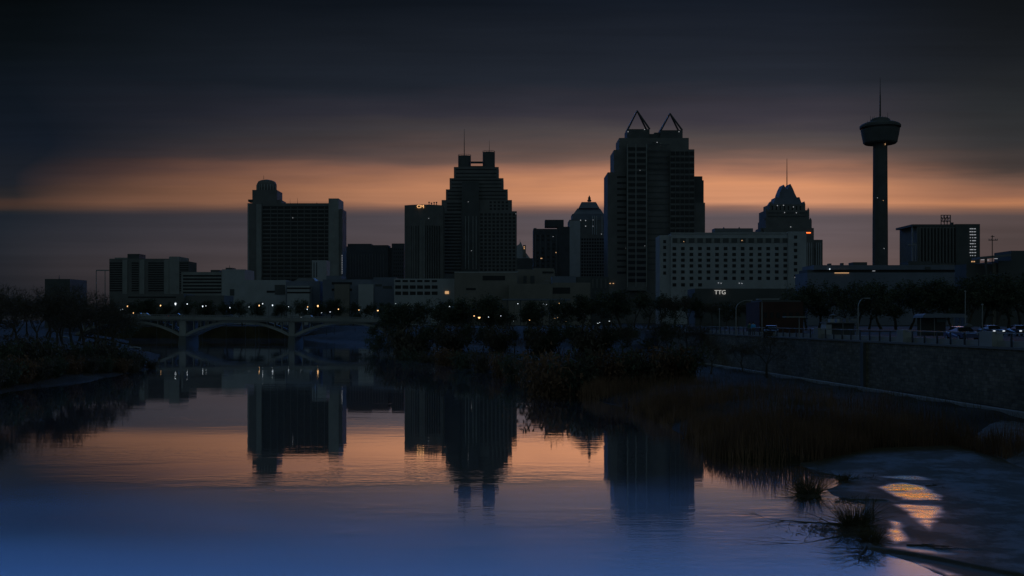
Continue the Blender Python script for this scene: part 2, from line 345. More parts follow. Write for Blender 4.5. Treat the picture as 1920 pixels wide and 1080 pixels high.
mxm = t.new('ShaderNodeMixShader'); t.put(mxm, 0, t.m('ADD', film, t.m('MULTIPLY', an.outputs['Fac'], 0.85), clamp=True)); t.l.new(dmud.outputs[0], mxm.inputs[1]); t.l.new(gmud.outputs[0], mxm.inputs[2])
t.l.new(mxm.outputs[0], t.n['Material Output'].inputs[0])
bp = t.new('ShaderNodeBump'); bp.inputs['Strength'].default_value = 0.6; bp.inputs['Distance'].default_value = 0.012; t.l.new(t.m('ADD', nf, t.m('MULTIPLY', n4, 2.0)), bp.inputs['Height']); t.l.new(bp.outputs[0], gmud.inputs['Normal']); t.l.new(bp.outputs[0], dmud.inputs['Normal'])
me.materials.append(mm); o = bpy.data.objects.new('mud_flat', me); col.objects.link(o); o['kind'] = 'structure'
# ------------------------------------------------------------------ building helpers
GZ = 5.0
def oct_poly(x0, x1, y0, y1, c):
    return [(x0+c,y0),(x1-c,y0),(x1,y0+c),(x1,y1-c),(x1-c,y1),(x0+c,y1),(x0,y1-c),(x0,y0+c)]
class Bld:
    def __init__(s, name, label, cat, Y, pxc, zb=GZ-0.3):
        s.Y = Y; s.zb = zb; s.o = thing(name, label, cat, (PX(pxc, Y), Y, zb))
    def tier(s, x0, x1, yt, yb=None, depth=30, dy=0.0, m='concrete', name='wall', chamfer=0.0):
        Yf = s.Y+dy; z1 = PZ(yt, Yf); z0 = s.zb if yb is None else PZ(yb, Yf); X0, X1 = PX(x0, Yf), PX(x1, Yf); mb = MB()
        if chamfer: mb.prism(oct_poly(X0, X1, Yf, Yf+depth, chamfer), z0, z1)
        else: mb.box(X0, X1, Yf, Yf+depth, z0, z1)
        return mb.build(name, M[m], s.o)
    def bars(s, x0, x1, ys, h, m='glass', name='window_band', dy=0.0, proud=0.15, parent=None):
        """horizontal bars, each a part; ys are picture rows of their tops"""
        Yf = s.Y+dy; X0, X1 = PX(x0, Yf), PX(x1, Yf); me = None
        for yt in ys:
            z1 = PZ(yt, Yf); z0 = PZ(yt+h, Yf)
            if me is None:
                me = MB().box(0, X1-X0, 0, proud, 0, z1-z0).mesh(name, M[m])
            o = bpy.data.objects.new(name, me); col.objects.link(o); o.parent = s.o
            o.location = Vector((X0, Yf-proud, z0))-s.o.location
    def cols(s, xs, wd, yt, yb, m='concrete', name='pier', dy=0.0, proud=0.3):
        Yf = s.Y+dy; z1 = PZ(yt, Yf); z0 = PZ(yb, Yf); me = MB().box(0, wd/FPX*Yf, 0, proud, 0, z1-z0).mesh(name, M[m])
        for xx in xs:
            o = bpy.data.objects.new(name, me); col.objects.link(o); o.parent = s.o
            o.location = Vector((PX(xx, Yf), Yf-proud, z0))-s.o.location
    def wins(s, xs, ys, wd, h, m='glass', dy=0.0, skip=0.0, proud=0.08):
        Yf = s.Y+dy; me = MB().box(0, wd/FPX*Yf, 0, proud, 0, h/FPX*Yf).mesh('window', M[m]); rest = MB(); n = 0
        for yy in ys:
            for xx in xs:
                if random.random() < skip: continue
                p = (PX(xx, Yf), Yf-proud, PZ(yy+h, Yf)); n += 1
                if n <= 100:
                    o = bpy.data.objects.new('window', me); col.objects.link(o); o.parent = s.o; o.location = Vector(p)-s.o.location
                else: rest.box(p[0], p[0]+wd/FPX*Yf, p[1], p[1]+proud, p[2], p[2]+h/FPX*Yf)
        if rest.v: r = rest.build('windows', M[m], s.o); r['kind'] = 'stuff'
    def lit(s, pts, wd=1.6, h=1.6, m='litw', dy=0.0, name='lit_window'):
        Yf = s.Y+dy
        for xx, yy in pts:
            MB().box(PX(xx-wd/2, Yf), PX(xx+wd/2, Yf), Yf-0.35, Yf-0.2, PZ(yy+h/2, Yf), PZ(yy-h/2, Yf)).build(name, M[m], s.o)
    def ant(s, xx, yt, yb, r=0.25, dy=4.0, name='antenna'):
        Yf = s.Y+dy; MB().tube((PX(xx,Yf),Yf,PZ(yb,Yf)-0.5),(PX(xx,Yf),Yf,PZ(yt,Yf)), r, r*0.35, 6).build(name, M['metal'], s.o)
# A: apartment block far left
B = Bld('apartment_block', 'wide grey apartment block with balcony strips, leftmost of the skyline', 'building', 800, 280)
B.tier(205,317,485,depth=22,m='grey'); B.tier(317,336,481,depth=24,m='concrete',name='lift_tower',dy=-0.6); B.tier(336,354,490,depth=20,m='grey')
B.tier(215,239,483,485.2,depth=14,dy=2,name='parapet'); B.tier(239,261,476,485.2,depth=14,dy=2,m='dark',name='rooftop_unit')
for a_, b_ in ((205.5,229),(247,260),(278,307),(337,353.5)): B.bars(a_, b_, [492+4.3*i for i in range(13)], 2.5, dy=0, proud=0.12)
B.cols([230,262,308], 9, 487, 552, m='concrete', proud=0.5)
# B: office block next to it
B = Bld('office_block', 'low office block with long ribbon windows and blank end wing', 'building', 720, 395)
B.tier(340,416,510,depth=24,m='concrete'); B.tier(416,459,505,depth=26,m='white',name='end_wing',dy=-0.5)
B.bars(343,415,[515.5,521.8,528,534.3,540.5,546.8],3.2)
B.tier(395,411,506,510.2,depth=10,dy=3,m='dark',name='rooftop_unit'); B.tier(423,435,502,505.2,depth=10,dy=3,m='dark',name='rooftop_unit'); B.ant(430.5,497,502)
B.tier(431,439,542,554,depth=0.5,dy=-0.9,m='dark',name='door')
# C: round-topped hotel slab
B = Bld('hotel_tower', 'broad hotel slab with a domed round turret at its left end', 'building', 900, 552)
B.tier(464,491,381,depth=26,m='grey'); B.tier(491,616,381,depth=24,dy=1.5,m='grey',name='hotel_slab')
B.tier(616,635,372,depth=26,m='concrete',name='lift_tower',dy=0.4); B.tier(635,642,392,depth=22,m='grey',dy=1)
B.tier(465,474,374,378,depth=10,dy=2,m='dark',name='roof_canopy')
B.cols([481,],9.5,383,530,m='concrete',proud=0.7); B.cols([464.2],3,383,530,m='concrete',proud=0.4)
ys = [384+7.55*i for i in range(19)]
B.bars(492.5,615.5,[y_+2.4 for y_ in ys],5.0,dy=1.5,proud=0.12)
B.cols([507+12.6*i for i in range(9)],1.2,388,528,dy=1.5,m='grey',name='mullion',proud=0.5)
Yf = 910; r_ = 18.4/FPX*Yf; cx_ = PX(495.7,Yf)
z_ = lambda p: PZ(p, Yf)
B.tier(473,519,356,381.5,depth=22,dy=2,m='grey',name='turret_base'); B.tier(519,528,375,381.5,depth=18,dy=3,m='grey',name='roof_step')
MB().lathe([(r_,z_(356)-1),(r_,z_(343)),(r_*0.93,z_(341)),(r_*0.88,z_(338.5)),(r_*0.6,z_(336)),(r_*0.25,z_(334.6)),(0.3,z_(334.4))], cx_, Yf+9, 32).build('turret_dome', M['grey'], B.o, True)
for k in range(9):
    a_ = R(200+k*17.5); MB().box(cx_+math.cos(a_)*r_-0.4, cx_+math.cos(a_)*r_+0.4, Yf+9+math.sin(a_)*r_-0.4, Yf+9+math.sin(a_)*r_+0.4, z_(356), z_(345)).build('turret_fin', M['concrete'], B.o)
B.ant(494.5,329,335,dy=18); B.ant(544,372,381,0.15); B.ant(558,371,381,0.2); B.ant(594,380,382,0.6); B.lit([(549,408.5)],1.2,1.2,dy=1.4)
B.lit([(641.5,479+3.3*i) for i in range(11)],0.9,1.5,dy=0.4)
# service block in front
B = Bld('service_block', 'small pale block standing before the broad hotel slab', 'building', 780, 598)
B.tier(585,612,488,depth=15,m='white'); B.cols([588,593],1.6,492,520,m='glass',name='window_strip',proud=0.1)
# D
B = Bld('office_block', 'dark flat-topped block between the domed hotel and the stepped tower', 'building', 1000, 700)
B.tier(643,728,462,depth=30,m='dark'); B.tier(728,735,464.5,depth=26,m='dark',dy=2); B.tier(734.5,757.5,456.5,depth=30,m='dark',name='east_wing',dy=-1)
B.tier(652,696,457,462.1,depth=20,dy=3,m='dark',name='rooftop_unit'); B.tier(696,728,459.5,462.1,depth=20,dy=3,m='dark',name='rooftop_unit')
B.cols([656+5.2*i for i in range(13)],1.7,476,520,m='grey',proud=0.3); B.wins([738+4*i for i in range(5)],[466+7*i for i in range(8)],2,3,dy=-1)
# E
B = Bld('curved_tower', 'slab tower with amber lit letters near its roof edge', 'building', 850, 794)
Yf = 850; pts = []
for k in range(9):
    u_ = k/8; pts.append((PX(758.5+u_*72, Yf), Yf+6*(2*u_-1)**2-6+6*0.0))
poly = pts+[(PX(830,Yf), Yf+24),(PX(759,Yf), Yf+24)]
MB().prism(poly, B.zb, PZ(385,Yf)).build('wall', M['grey'], B.o)
def surfy(px): u_ = (px-758.5)/72; return Yf+6*(2*u_-1)**2-6
for i in range(15):
    px = 763+i*4.3; yy = surfy(px)-0.12
    if 6 <= i <= 7: continue
    MB().box(PX(px,Yf), PX(px+2.0,Yf), yy, yy+0.8, PZ(523,Yf), PZ(424,Yf)).build('window_strip', M['glass'], B.o)
for i in range(4):
    px = 789+i*2.6; MB().box(PX(px,Yf), PX(px+1,Yf), surfy(px)-0.3, surfy(px)+0.8, PZ(523,Yf), PZ(414,Yf)).build('fin', M['concrete'], B.o)
for px, h_ in ((804.5,4.5),(809,3),(814,4),(818.5,4.3)):
    MB().tube((PX(px,860),860,PZ(386,860)),(PX(px,860),860,PZ(385-h_,860)),0.35,0.35).lathe([(0.1,PZ(385-h_,860)),(0.8,PZ(385-h_,860)+0.2),(0.5,PZ(385-h_,860)+1)],PX(px,860),860,8).build('roof_dish', M['metal'], B.o)
B.lit([(804,409.5)],1,1.2,dy=-6)
def text_mesh(txt, size, ext):
    cu = bpy.data.curves.new('t', 'FONT'); cu.body = txt; cu.size = size; cu.extrude = ext; cu.align_x = 'CENTER'
    ob = bpy.data.objects.new('t', cu); col.objects.link(ob); dg = bpy.context.evaluated_depsgraph_get()
    me = bpy.data.meshes.new_from_object(ob.evaluated_get(dg)); bpy.data.objects.remove(ob); return me
me = text_mesh('CM', 3.6, 0.15); me.materials.clear(); me.materials.append(M['signo'])
o = bpy.data.objects.new('sign_letters', me); col.objects.link(o); o.parent = B.o; o.rotation_euler = (R(90),0,0)
o.scale = (1.15,1,1); o.location = Vector((PX(789.5,Yf), surfy(789)-0.6, PZ(391.5,Yf)))-B.o.location
# F stepped tower
B = Bld('stepped_tower', 'tall stepped tower with twin round turrets joined at its top', 'building', 900, 898)
T5 = [(826,969,396,None,46,0),(828,960,375,396,42,2),(836,952,355,375,36,5),(843,944,334,355,30,8),(851,935,313,334,24,11)]
for i, (a_, b_, yt, yb, dp, dy) in enumerate(T5):
    B.tier(a_, b_, yt, yb if yb is None else yb+0.2, depth=dp, dy=dy, m='grey', name='wall' if i == 0 else 'upper_storeys', chamfer=0.0)
B.tier(866,898,340,520,depth=1.6,dy=-1.6,m='dark',name='central_shaft')
B.tier(859,928,311,313.3,depth=14,dy=14,m='dark',name='roof_deck')
for i, (a_, b_, yt) in enumerate(((859,883,293),(905,928,286))):
    Yf = 920; cx_ = PX((a_+b_)/2,Yf); r_ = (b_-a_)/2/FPX*Yf
    MB().lathe([(r_,PZ(314,Yf)),(r_,PZ(yt,Yf)),(r_*0.9,PZ(yt,Yf)+0.1)],cx_,Yf,20).build('turret', M['dark'], B.o)
    rr_ = MB()
    for k in range(16):
        t_ = 2*math.pi*k/16; t2 = 2*math.pi*(k+1)/16
        rr_.tube((cx_+math.cos(t_)*r_,Yf+math.sin(t_)*r_,PZ(yt,Yf)),(cx_+math.cos(t_)*r_,Yf+math.sin(t_)*r_,PZ(yt-2.2,Yf)),0.12,0.12,4)
        rr_.tube((cx_+math.cos(t_)*r_,Yf+math.sin(t_)*r_,PZ(yt-2.2,Yf)),(cx_+math.cos(t2)*r_,Yf+math.sin(t2)*r_,PZ(yt-2.2,Yf)),0.15,0.15,4)
    rr_.build('turret_railing', M['metal'], B.o)
MB().box(PX(883,915),PX(905,915),914,917,PZ(306,915),PZ(303,915)).build('sky_bridge', M['metal'], B.o)
B.ant(870.5,242,292,0.42,dy=20); B.ant(917.5,263,286,0.25,dy=20)
for (a_, b_, y0_, y1_, dy) in ((829,865,400,512,0),(838,865,380,394,2)): B.bars(a_, b_, [y0_+6.1*i for i in range(int((y1_-y0_)/6.1)+1)], 3.1, dy=dy)
for (a_, b_, y0_, y1_, dy) in ((840,948,358,372,5),(847,940,337,352,8),(855,931,317,331,11)): B.bars(a_, b_, [y0_+7*i for i in range(int((y1_-y0_)/7)+1)], 2.0, dy=dy)
B.cols([872,878,886,892],1.6,405,505,dy=-1.6,m='concrete',name='fin',proud=0.4)
B.wins([900.5+7.6*i for i in range(9)],[400+6.9*i for i in range(17)],4.8,4.2); B.wins([918,925.5,933,940.5,948],[377.5,384,390],4.5,3.6,dy=2)
B.lit([(878,378.5),(967.3,401),(884,470)],1.0,1.0,dy=-1.7)
# G gable building
B = Bld('gabled_building', 'small gabled stone building peeking out right of the stepped tower', 'building', 1200, 980)
Yf = 1200; g = MB().box(PX(966,Yf),PX(993,Yf),Yf,Yf+20,B.zb,PZ(482,Yf)); b0 = len(g.v)
for yy in (Yf, Yf+20): g.v += [(PX(967,Yf),yy,PZ(482,Yf)),(PX(992,Yf),yy,PZ(482,Yf)),(PX(982,Yf),yy,PZ(468,Yf)),(PX(978,Yf),yy,PZ(457,Yf)),(PX(976,Yf),yy,PZ(453.5,Yf)),(PX(973,Yf),yy,PZ(458,Yf)),(PX(968,Yf),yy,PZ(461,Yf))]
g.f.append(tuple(b0+i for i in range(7))); g.f.append(tuple(b0+7+i for i in reversed(range(7))))
for i in range(7): j = (i+1) % 7; g.f.append((b0+i,b0+7+i,b0+7+j,b0+j))
g.build('wall', M['white'], B.o); B.tier(980.5,986,459.5,482,depth=5,dy=-1,m='tan',name='bell_turret'); B.lit([(982.8,463),(983,466)],1.8,1.8,'lito',dy=-1.1)
B.tier(967,1002,484,depth=10,dy=-3,m='dark',name='lower_wing'); B.ant(975,448,454,0.3)
# H
B = Bld('square_tower', 'dark square tower with rooftop box left of the crowned tower', 'building', 1000, 1034)
B.tier(1000,1046,429,depth=30,m='dark'); B.tier(1046,1068,425,depth=28,m='dark',dy=1,name='east_wing'); B.tier(1022,1057,412,425.2,depth=16,dy=5,m='dark',name='rooftop_unit'); B.tier(1000.5,1006,427.5,429.1,depth=6,dy=2,name='parapet')
B.cols([1003,1012,1022,1032,1042],2.2,440,512,m='grey',proud=0.3); B.wins([1006+10*i for i in range(4)],[440+8*i for i in range(9)],4,4,skip=0.2)
B.lit([(1037,443.5)],1.2,1.2); B.lit([(1042.5,473.5)],1.5,1.5,'lito'); B.lit([(1015,484.5)],3.5,1.5,'lito')
# I crowned tower
B = Bld('crowned_tower', 'tower with sloping stepped crown and statue finial', 'building', 1100, 1104)
B.tier(1067.5,1139,412,depth=34,m='grey',dy=0); Yf = 1102
B.tier(1073,1134,401,412.2,depth=26,dy=3,m='blue',name='crown_storeys')
def trap(x0,x1,x2,x3,yb,yt,dy,dp,nm,m='blue'):
    Yq = B.Y+dy; p = [(PX(x0,Yq),Yq),(PX(x1,Yq),Yq),(PX(x1,Yq),Yq+dp),(PX(x0,Yq),Yq+dp)]; q = [(PX(x2,Yq),Yq+dp*0.2),(PX(x3,Yq),Yq+dp*0.2),(PX(x3,Yq),Yq+dp*0.8),(PX(x2,Yq),Yq+dp*0.8)]
    return MB().prism(p, PZ(yb,Yq), PZ(yt,Yq), q).build(nm, M[m], B.o)
trap(1075,1132,1083,1126,401.2,390,5,24,'crown_slope'); trap(1085,1124,1091,1118,390.2,378,7,18,'crown_roof')
MB().lathe([(1.8,PZ(378.2,1115)),(2.4,PZ(376,1115)),(1.3,PZ(373.5,1115)),(1.6,PZ(371,1115)),(0.8,PZ(369,1115)),(0.3,PZ(366.5,1115))],PX(1105,1115),1115,10).build('finial', M['dark'], B.o)
B.wins([1090+4.9*i for i in range(10)],[447+6.1*i for i in range(12)],3.4,3.8); B.cols([1110,1114,1118,1128],1.5,405,440,m='white',proud=0.5)
B.cols([1067.8],20,414,520,m='white',name='stair_core',proud=1.2)
B.lit([(1088.5,413),(1098,413.5),(1111.5,412.5),(1098,424),(1111.5,424),(1128,439)],1.5,1.5)
# J twin spire tower
B = Bld('twin_arch_tower', 'tallest twin-topped tower with two open pointed metal arches', 'building', 900, 1231)
B.tier(1139.5,1322,380,depth=40,dy=6,m='grey',name='wall'); 
B.tier(1139.5,1302,323,380.2,depth=38,dy=6,m='grey',name='upper_storeys'); B.tier(1302,1319.5,338,380.2,depth=22,dy=12,m='dark',name='side_wing'); B.tier(1302,1317,330.5,338.2,depth=18,dy=13,m='dark',name='side_wing')
B.tier(1151,1302,281,323.2,depth=34,dy=8,m='grey',name='upper_storeys'); B.tier(1161,1291.5,258.5,281.2,depth=30,dy=10,m='grey',name='upper_storeys')
B.tier(1176,1218,242,258.7,depth=22,dy=12,m='dark',name='penthouse'); B.tier(1238,1280,244,258.7,depth=22,dy=12,m='dark',name='penthouse'); B.tier(1218,1238,251,258.7,depth=16,dy=14,m='dark',name='roof_link')
B.tier(1227,1238,248.5,251.2,depth=10,dy=15,m='dark',name='roof_link')
B.tier(1176,1213,270,545,depth=7,dy=-1.0,m='grey',name='front_bay'); B.tier(1257,1302,280,545,depth=5.5,dy=0.5,m='grey',name='east_bay')
for a_, b_, c_, ya, yb in ((1177.5,1218,1196.5,205,242),(1239.5,1279,1258.5,210,244)):
    Yf = 914
    for dyy in (0, 14):
        mb = MB()
        for e_ in (a_, b_):
            mb.tube((PX(e_,Yf),Yf+dyy,PZ(yb,Yf)),(PX(c_,Yf),Yf+7,PZ(ya,Yf)),0.85,0.7,6)
        mb.tube((PX(c_,Yf),Yf+7,PZ(ya+1,Yf)),(PX(c_,Yf),Yf+7,PZ(ya-1.5,Yf)),0.5,0.2,6)
        mb.build('pointed_arch', M['metal'], B.o)
B.bars(1178,1212,[276+11.2*i for i in range(23)],6.5,dy=-1.0); B.cols([1175.7,1191.5,1211.2],1.6,270,538,dy=-1.0,m='concrete',name='mullion',proud=0.6)
B.bars(1257.5,1301.5,[284+11.2*i for i in range(14)],7.5,dy=0.5); B.cols([1266,1274.5,1283,1291.5],0.8,284,438,dy=0.5,m='grey',name='mullion',proud=0.4)
B.bars(1215,1255,[270+11.2*i for i in range(22)],2.4,dy=6,m='dark',name='spandrel'); B.bars(1157,1174,[330+11.2*i for i in range(17)],4,dy=6)
B.bars(1222,1236,[266,],5,dy=10,name='louvre',m='dark')
B.lit([(1177.5,247),(1208.5,243),(1273,247),(1238.5,271.5),(1232,267)],1.4,1.4,dy=9.5); B.lit([(1209,461),(1173,466),(1200,319.5)],0.9,0.9,'litw',dy=-1.2); B.lit([(1144,531.5),(1150,531.5)],2.5,1.3,'lito',dy=5)
# K white hotel
B = Bld('white_hotel', 'long white hotel with rows of square windows before the twin-topped tower', 'building', 700, 1385)
B.tier(1258,1478,438,depth=22,m='white'); B.tier(1237,1258,441,depth=20,dy=2.5,m='white',name='west_wing'); B.tier(1478,1512,434,depth=26,dy=-1.2,m='white',name='east_wing')
B.tier(1340,1412,428,438.1,depth=10,dy=5,m='roofm',name='rooftop_unit'); B.tier(1258,1478,436,438.1,depth=2,dy=-0.5,m='white',name='cornice')
B.tier(1412,1478,434.5,438.1,depth=12,dy=4,m='roofm',name='rooftop_unit')
xs = [1261+16.0*i for i in range(14)]
B.bars(1261,1476.5,[446.5],9.2,m='dark',name='gallery_recess',proud=0.1); B.cols([1270+16.0*i for i in range(13)],5.2,447,455.5,m='concrete',name='gallery_pier',proud=0.3)
B.wins(xs,[463,474,484.8,495.5,506.8,518.8],6.8,6.0); B.wins(xs[:4],[531],7.2,6.2)
B.wins([1243.5],[450,461,474,485,497,509],5.5,6,dy=2.5); B.wins([1488.6],[441.5,455,466.5,478.5,491,503,515],6.2,6.2,dy=-1.2)
B.lit([(1391,451)],2.2,1.2,'lito'); B.lit([(1282,453)],1.2,1.2,'lito'); B.lit([(1347,530.5),(1352,531),(1386,531),(1391,531.5)],1.8,1.2); B.lit([(1492,520)],4.5,1.5,'litw',dy=-1.3)
for px in (1357,1386): B.ant(px, 425.8, 428, 0.7, dy=8, name='vent_pipe')
# L pointed tower
B = Bld('pointed_tower', 'slim tower narrowing to twin pointed gables with a tall spire', 'building', 950, 1478)
Ls = [(1432,1526,427.5,None,34,0),(1435.5,1522,412,427.7,30,2),(1436,1517.5,394,412.2,27,3.5),(1443,1510,383,394.2,24,5)]
for i, (a_, b_, yt, yb, dp, dy) in enumerate(Ls): B.tier(a_, b_, yt, yb, depth=dp, dy=dy, m='grey', name='wall' if i == 0 else 'upper_storeys')
for px, py, hh in ((1437.5,394,5),(1516,394,5),(1444.5,383,6),(1508.5,383,6),(1434,412,4),(1520,412,4)):
    Yq = 956; MB().prism([(PX(px-1.8,Yq),Yq),(PX(px+1.8,Yq),Yq),(PX(px+1.8,Yq),Yq+2),(PX(px-1.8,Yq),Yq+2)],PZ(py+0.3,Yq),PZ(py-hh,Yq),[(PX(px-.2,Yq),Yq+.9),(PX(px+.2,Yq),Yq+.9),(PX(px+.2,Yq),Yq+1.1),(PX(px-.2,Yq),Yq+1.1)]).build('corner_spike', M['grey'], B.o)
B.tier(1426,1432,427.6,depth=20,dy=4,m='grey',name='side_wing'); B.tier(1526,1542.5,449.5,depth=24,dy=3,m='grey',name='side_wing')
def gab(pts, dy, dp, nm, m='blue'):
    Yq = B.Y+dy; n = len(pts); mb = MB(); mb.v = [(PX(a_,Yq),yy,PZ(b_,Yq)) for yy in (Yq,Yq+dp) for a_, b_ in pts]
    mb.f = [tuple(reversed(range(n))), tuple(range(n,2*n))]+[(i,(i+1)%n,n+(i+1)%n,n+i) for i in range(n)]
    return mb.build(nm, M[m], B.o)
gab([(1450,383.2),(1504,383.2),(1499,369.5),(1494,370),(1490.5,363),(1486.5,353),(1482,344.5),(1479,350),(1475.5,355.5),(1472.5,351),(1469.5,346),(1465.5,354),(1462,363),(1460.5,369.5),(1454.5,370)],8,16,'twin_gable')
gab([(1443,383.1),(1450,383.1),(1447,377)],7,10,'corner_gable'); gab([(1503,383.1),(1510,383.1),(1507,378)],7,10,'corner_gable')
B.ant(1475.5,297.5,356,0.55,dy=16,name='spire')
B.bars(1440,1514,[398,404.5,416,421],1.6,dy=3.2,m='dark',name='louvre'); B.cols([1447+7.5*i for i in range(8)],2.5,386,394,dy=5,m='glass',name='window_strip',proud=0.1)
B.cols([1513,1517,1521,1530,1534,1538],1.3,455,500,m='white',name='fin',proud=0.4)
B.lit([(1457.5,385.5),(1469,385),(1487.5,388),(1471,398.5),(1493,399),(1482.5,425.5)],1.5,1.5,dy=2)
B.lit([(1515.5,436.5)],8.5,1.8,'lampr',name='lit_sign')
# M observation tower
B = Bld('observation_tower', 'slender concrete observation tower with flared saucer top and needle mast', 'tower', 930, 1650, zb=GZ)
Yf = 930; cx_ = PX(1650.3,Yf); q = Yf/FPX; zz = lambda p: PZ(p, Yf)
MB().lathe([(14.2*q,B.zb-0.3),(14.0*q,zz(440)),(13.3*q,zz(330)),(13.0*q,zz(266))],cx_,Yf,12).build('shaft', M['dark'], B.o)
MB().lathe([(13*q,zz(270.5)),(28*q,zz(270)),(30.5*q,zz(267.5)),(31.5*q,zz(262)),(33.5*q,zz(252)),(35*q,zz(243)),(13*q,zz(242.8))],cx_,Yf,48).build('saucer', M['dark'], B.o)
MB().lathe([(33.2*q,zz(242.8)),(33.2*q,zz(240.2))],cx_,Yf,48).build('window_band', M['glass'], B.o)
MB().lathe([(30*q,zz(240)),(36.8*q,zz(239.8)),(37*q,zz(236)),(34*q,zz(233)),(28*q,zz(230.5)),(20*q,zz(229.5)),(18*q,zz(227))],cx_,Yf,48).build('upper_deck', M['dark'], B.o)
MB().lathe([(18.5*q,zz(229)),(17.5*q,zz(224.5)),(14*q,zz(222)),(8*q,zz(220.5)),(2*q,zz(220))],cx_,Yf,32).build('roof_dome', M['dark'], B.o)
MB().tube((cx_,Yf,zz(221)),(cx_,Yf,zz(178)),1.7*q,1.1*q,10).build('mast', M['metal'], B.o); MB().tube((cx_,Yf,zz(178)),(cx_,Yf,zz(145)),0.9*q,0.25*q,8).build('mast_tip', M['metal'], B.o)
for px, py in ((1632,217),(1636,218.5),(1639,217.5),(1643,219.5),(1655,216.5),(1660,218),(1664.5,211),(1627,226),(1621,231),(1679,229)):
    xo = PX(px,Yf)-cx_; zb_ = 224 if abs(xo) < 17*q else 233
    MB().tube((PX(px,Yf),Yf,zz(zb_)),(PX(px,Yf),Yf,zz(py)),0.22,0.12,5).build('aerial', M['metal'], B.o)
for k in range(30):
    t_ = R(195+k*5.2)
    if random.random() < 0.55: MB().box(cx_+math.cos(t_)*19*q-0.3,cx_+math.cos(t_)*19*q+0.3,Yf+math.sin(t_)*19*q-0.3,Yf+math.sin(t_)*19*q,zz(230.4),zz(229.6)).build('deck_light', M['litw'], B.o)
B.lit([(1659.5,270.5)],1.1,2.8,'lito',dy=-6.7); B.lit([(1645,371),(1657.5,466)],1.1,1.2,'litw',dy=-7); B.lit([(1656,376)],1.1,0.9,'lito',dy=-7)
# N fin tower
B = Bld('finned_office_tower', 'square office tower with vertical fins and a lit stair column', 'building', 800, 1775)
B.tier(1719.5,1792,422,depth=36,m='grey'); B.tier(1792,1837.5,420,depth=34,dy=-1.2,m='dark',name='east_wing'); B.tier(1710,1793,420.5,424.5,depth=34,dy=-0.4,m='dark',name='roof_slab'); B.tier(1710.3,1712,424.5,496,depth=1.5,dy=1,m='pmetal',name='roof_prop')
B.cols([1723+6.2*i for i in range(11)],2.2,427,493,m='grey',name='fin',proud=1.4); B.cols([1725.8+6.2*i for i in range(11)],2.8,428,492,m='glass',name='window_strip',proud=0.1)
for k in range(10):
    yy = 429.0+5.58*k
    for j in range(3): B.lit([(1819.5+4.2*j+random.uniform(-.5,.5), yy)],3.2 if random.random() < .8 else 1.6,1.3,'litw',dy=-1.3)
Yf = 815; mb = MB()
for px in (1764.5,1770.5,1776,1782): mb.tube((PX(px,Yf),Yf,PZ(421,Yf)),(PX(px,Yf),Yf,PZ(403,Yf)),0.35,0.35,5)
for py in (403.5,409,415): mb.tube((PX(1764,Yf),Yf,PZ(py,Yf)),(PX(1782.5,Yf),Yf,PZ(py,Yf)),0.3,0.3,5)
for i in range(3): mb.tube((PX(1764+6*i,Yf),Yf,PZ(404,Yf)),(PX(1770+6*i,Yf),Yf,PZ(418,Yf)),0.22,0.22,4); mb.tube((PX(1770+6*i,Yf),Yf,PZ(404,Yf)),(PX(1764+6*i,Yf),Yf,PZ(418,Yf)),0.22,0.22,4)
mb.build('roof_mast_frame', M['metal'], B.o); B.tier(1784,1788,417,420.2,depth=3,dy=6,m='metal',name='rooftop_unit')
# masts left of it
o = thing('light_mast', 'twin-legged lighting mast with crossbar beside the finned tower', 'mast', (PX(1713,700),700,GZ)); mb = MB()
for px in (1711.5,1716.5): mb.tube((PX(px,700),700,GZ),(PX(px,700),700,PZ(458,700)),0.35,0.3)
mb.build('pole', M['pmetal'], o); MB().tube((PX(1702,700),700,PZ(459.5,700)),(PX(1718.5,700),700,PZ(459,700)),0.45,0.3).build('crossbar', M['pmetal'], o)
for px in (1711,1713.5,1716): MB().tube((PX(px,700),700,PZ(459,700)),(PX(px,700),700,PZ(454.5,700)),0.3,0.25).build('lamp_bracket', M['pmetal'], o)
# O convention hall
B = Bld('convention_hall', 'long low flat-roofed hall in front of the observation tower', 'building', 550, 1650)
B.tier(1514,1811,511,depth=24,m='blue'); B.tier(1514,1806,505.5,511.1,depth=16,dy=4,m='dark',name='recessed_gallery'); B.tier(1526,1811,497,505.6,depth=22,dy=1,m='blue',name='upper_wall')
B.tier(1600,1626,491.5,497.1,depth=8,dy=5,m='dark',name='rooftop_unit'); B.tier(1703,1748,490,497.1,depth=10,dy=5,m='dark',name='rooftop_unit'); B.tier(1735,1745,500,505.5,depth=0.3,dy=0.7,m='dark',name='doorway'); B.tier(1554,1559,494,497.1,depth=3,dy=4,m='dark',name='rooftop_unit'); B.tier(1578,1582,493,497.1,depth=3,dy=4,m='dark',name='rooftop_unit')
B.lit([(1555.5,504.5)],1.6,1.4,'lampw',dy=0.6); B.lit([(1578,511.8)],27,1.3,'lito',dy=-0.2,name='lit_sign'); B.lit([(1638,508)],5,1.0,'litw',dy=3.9)
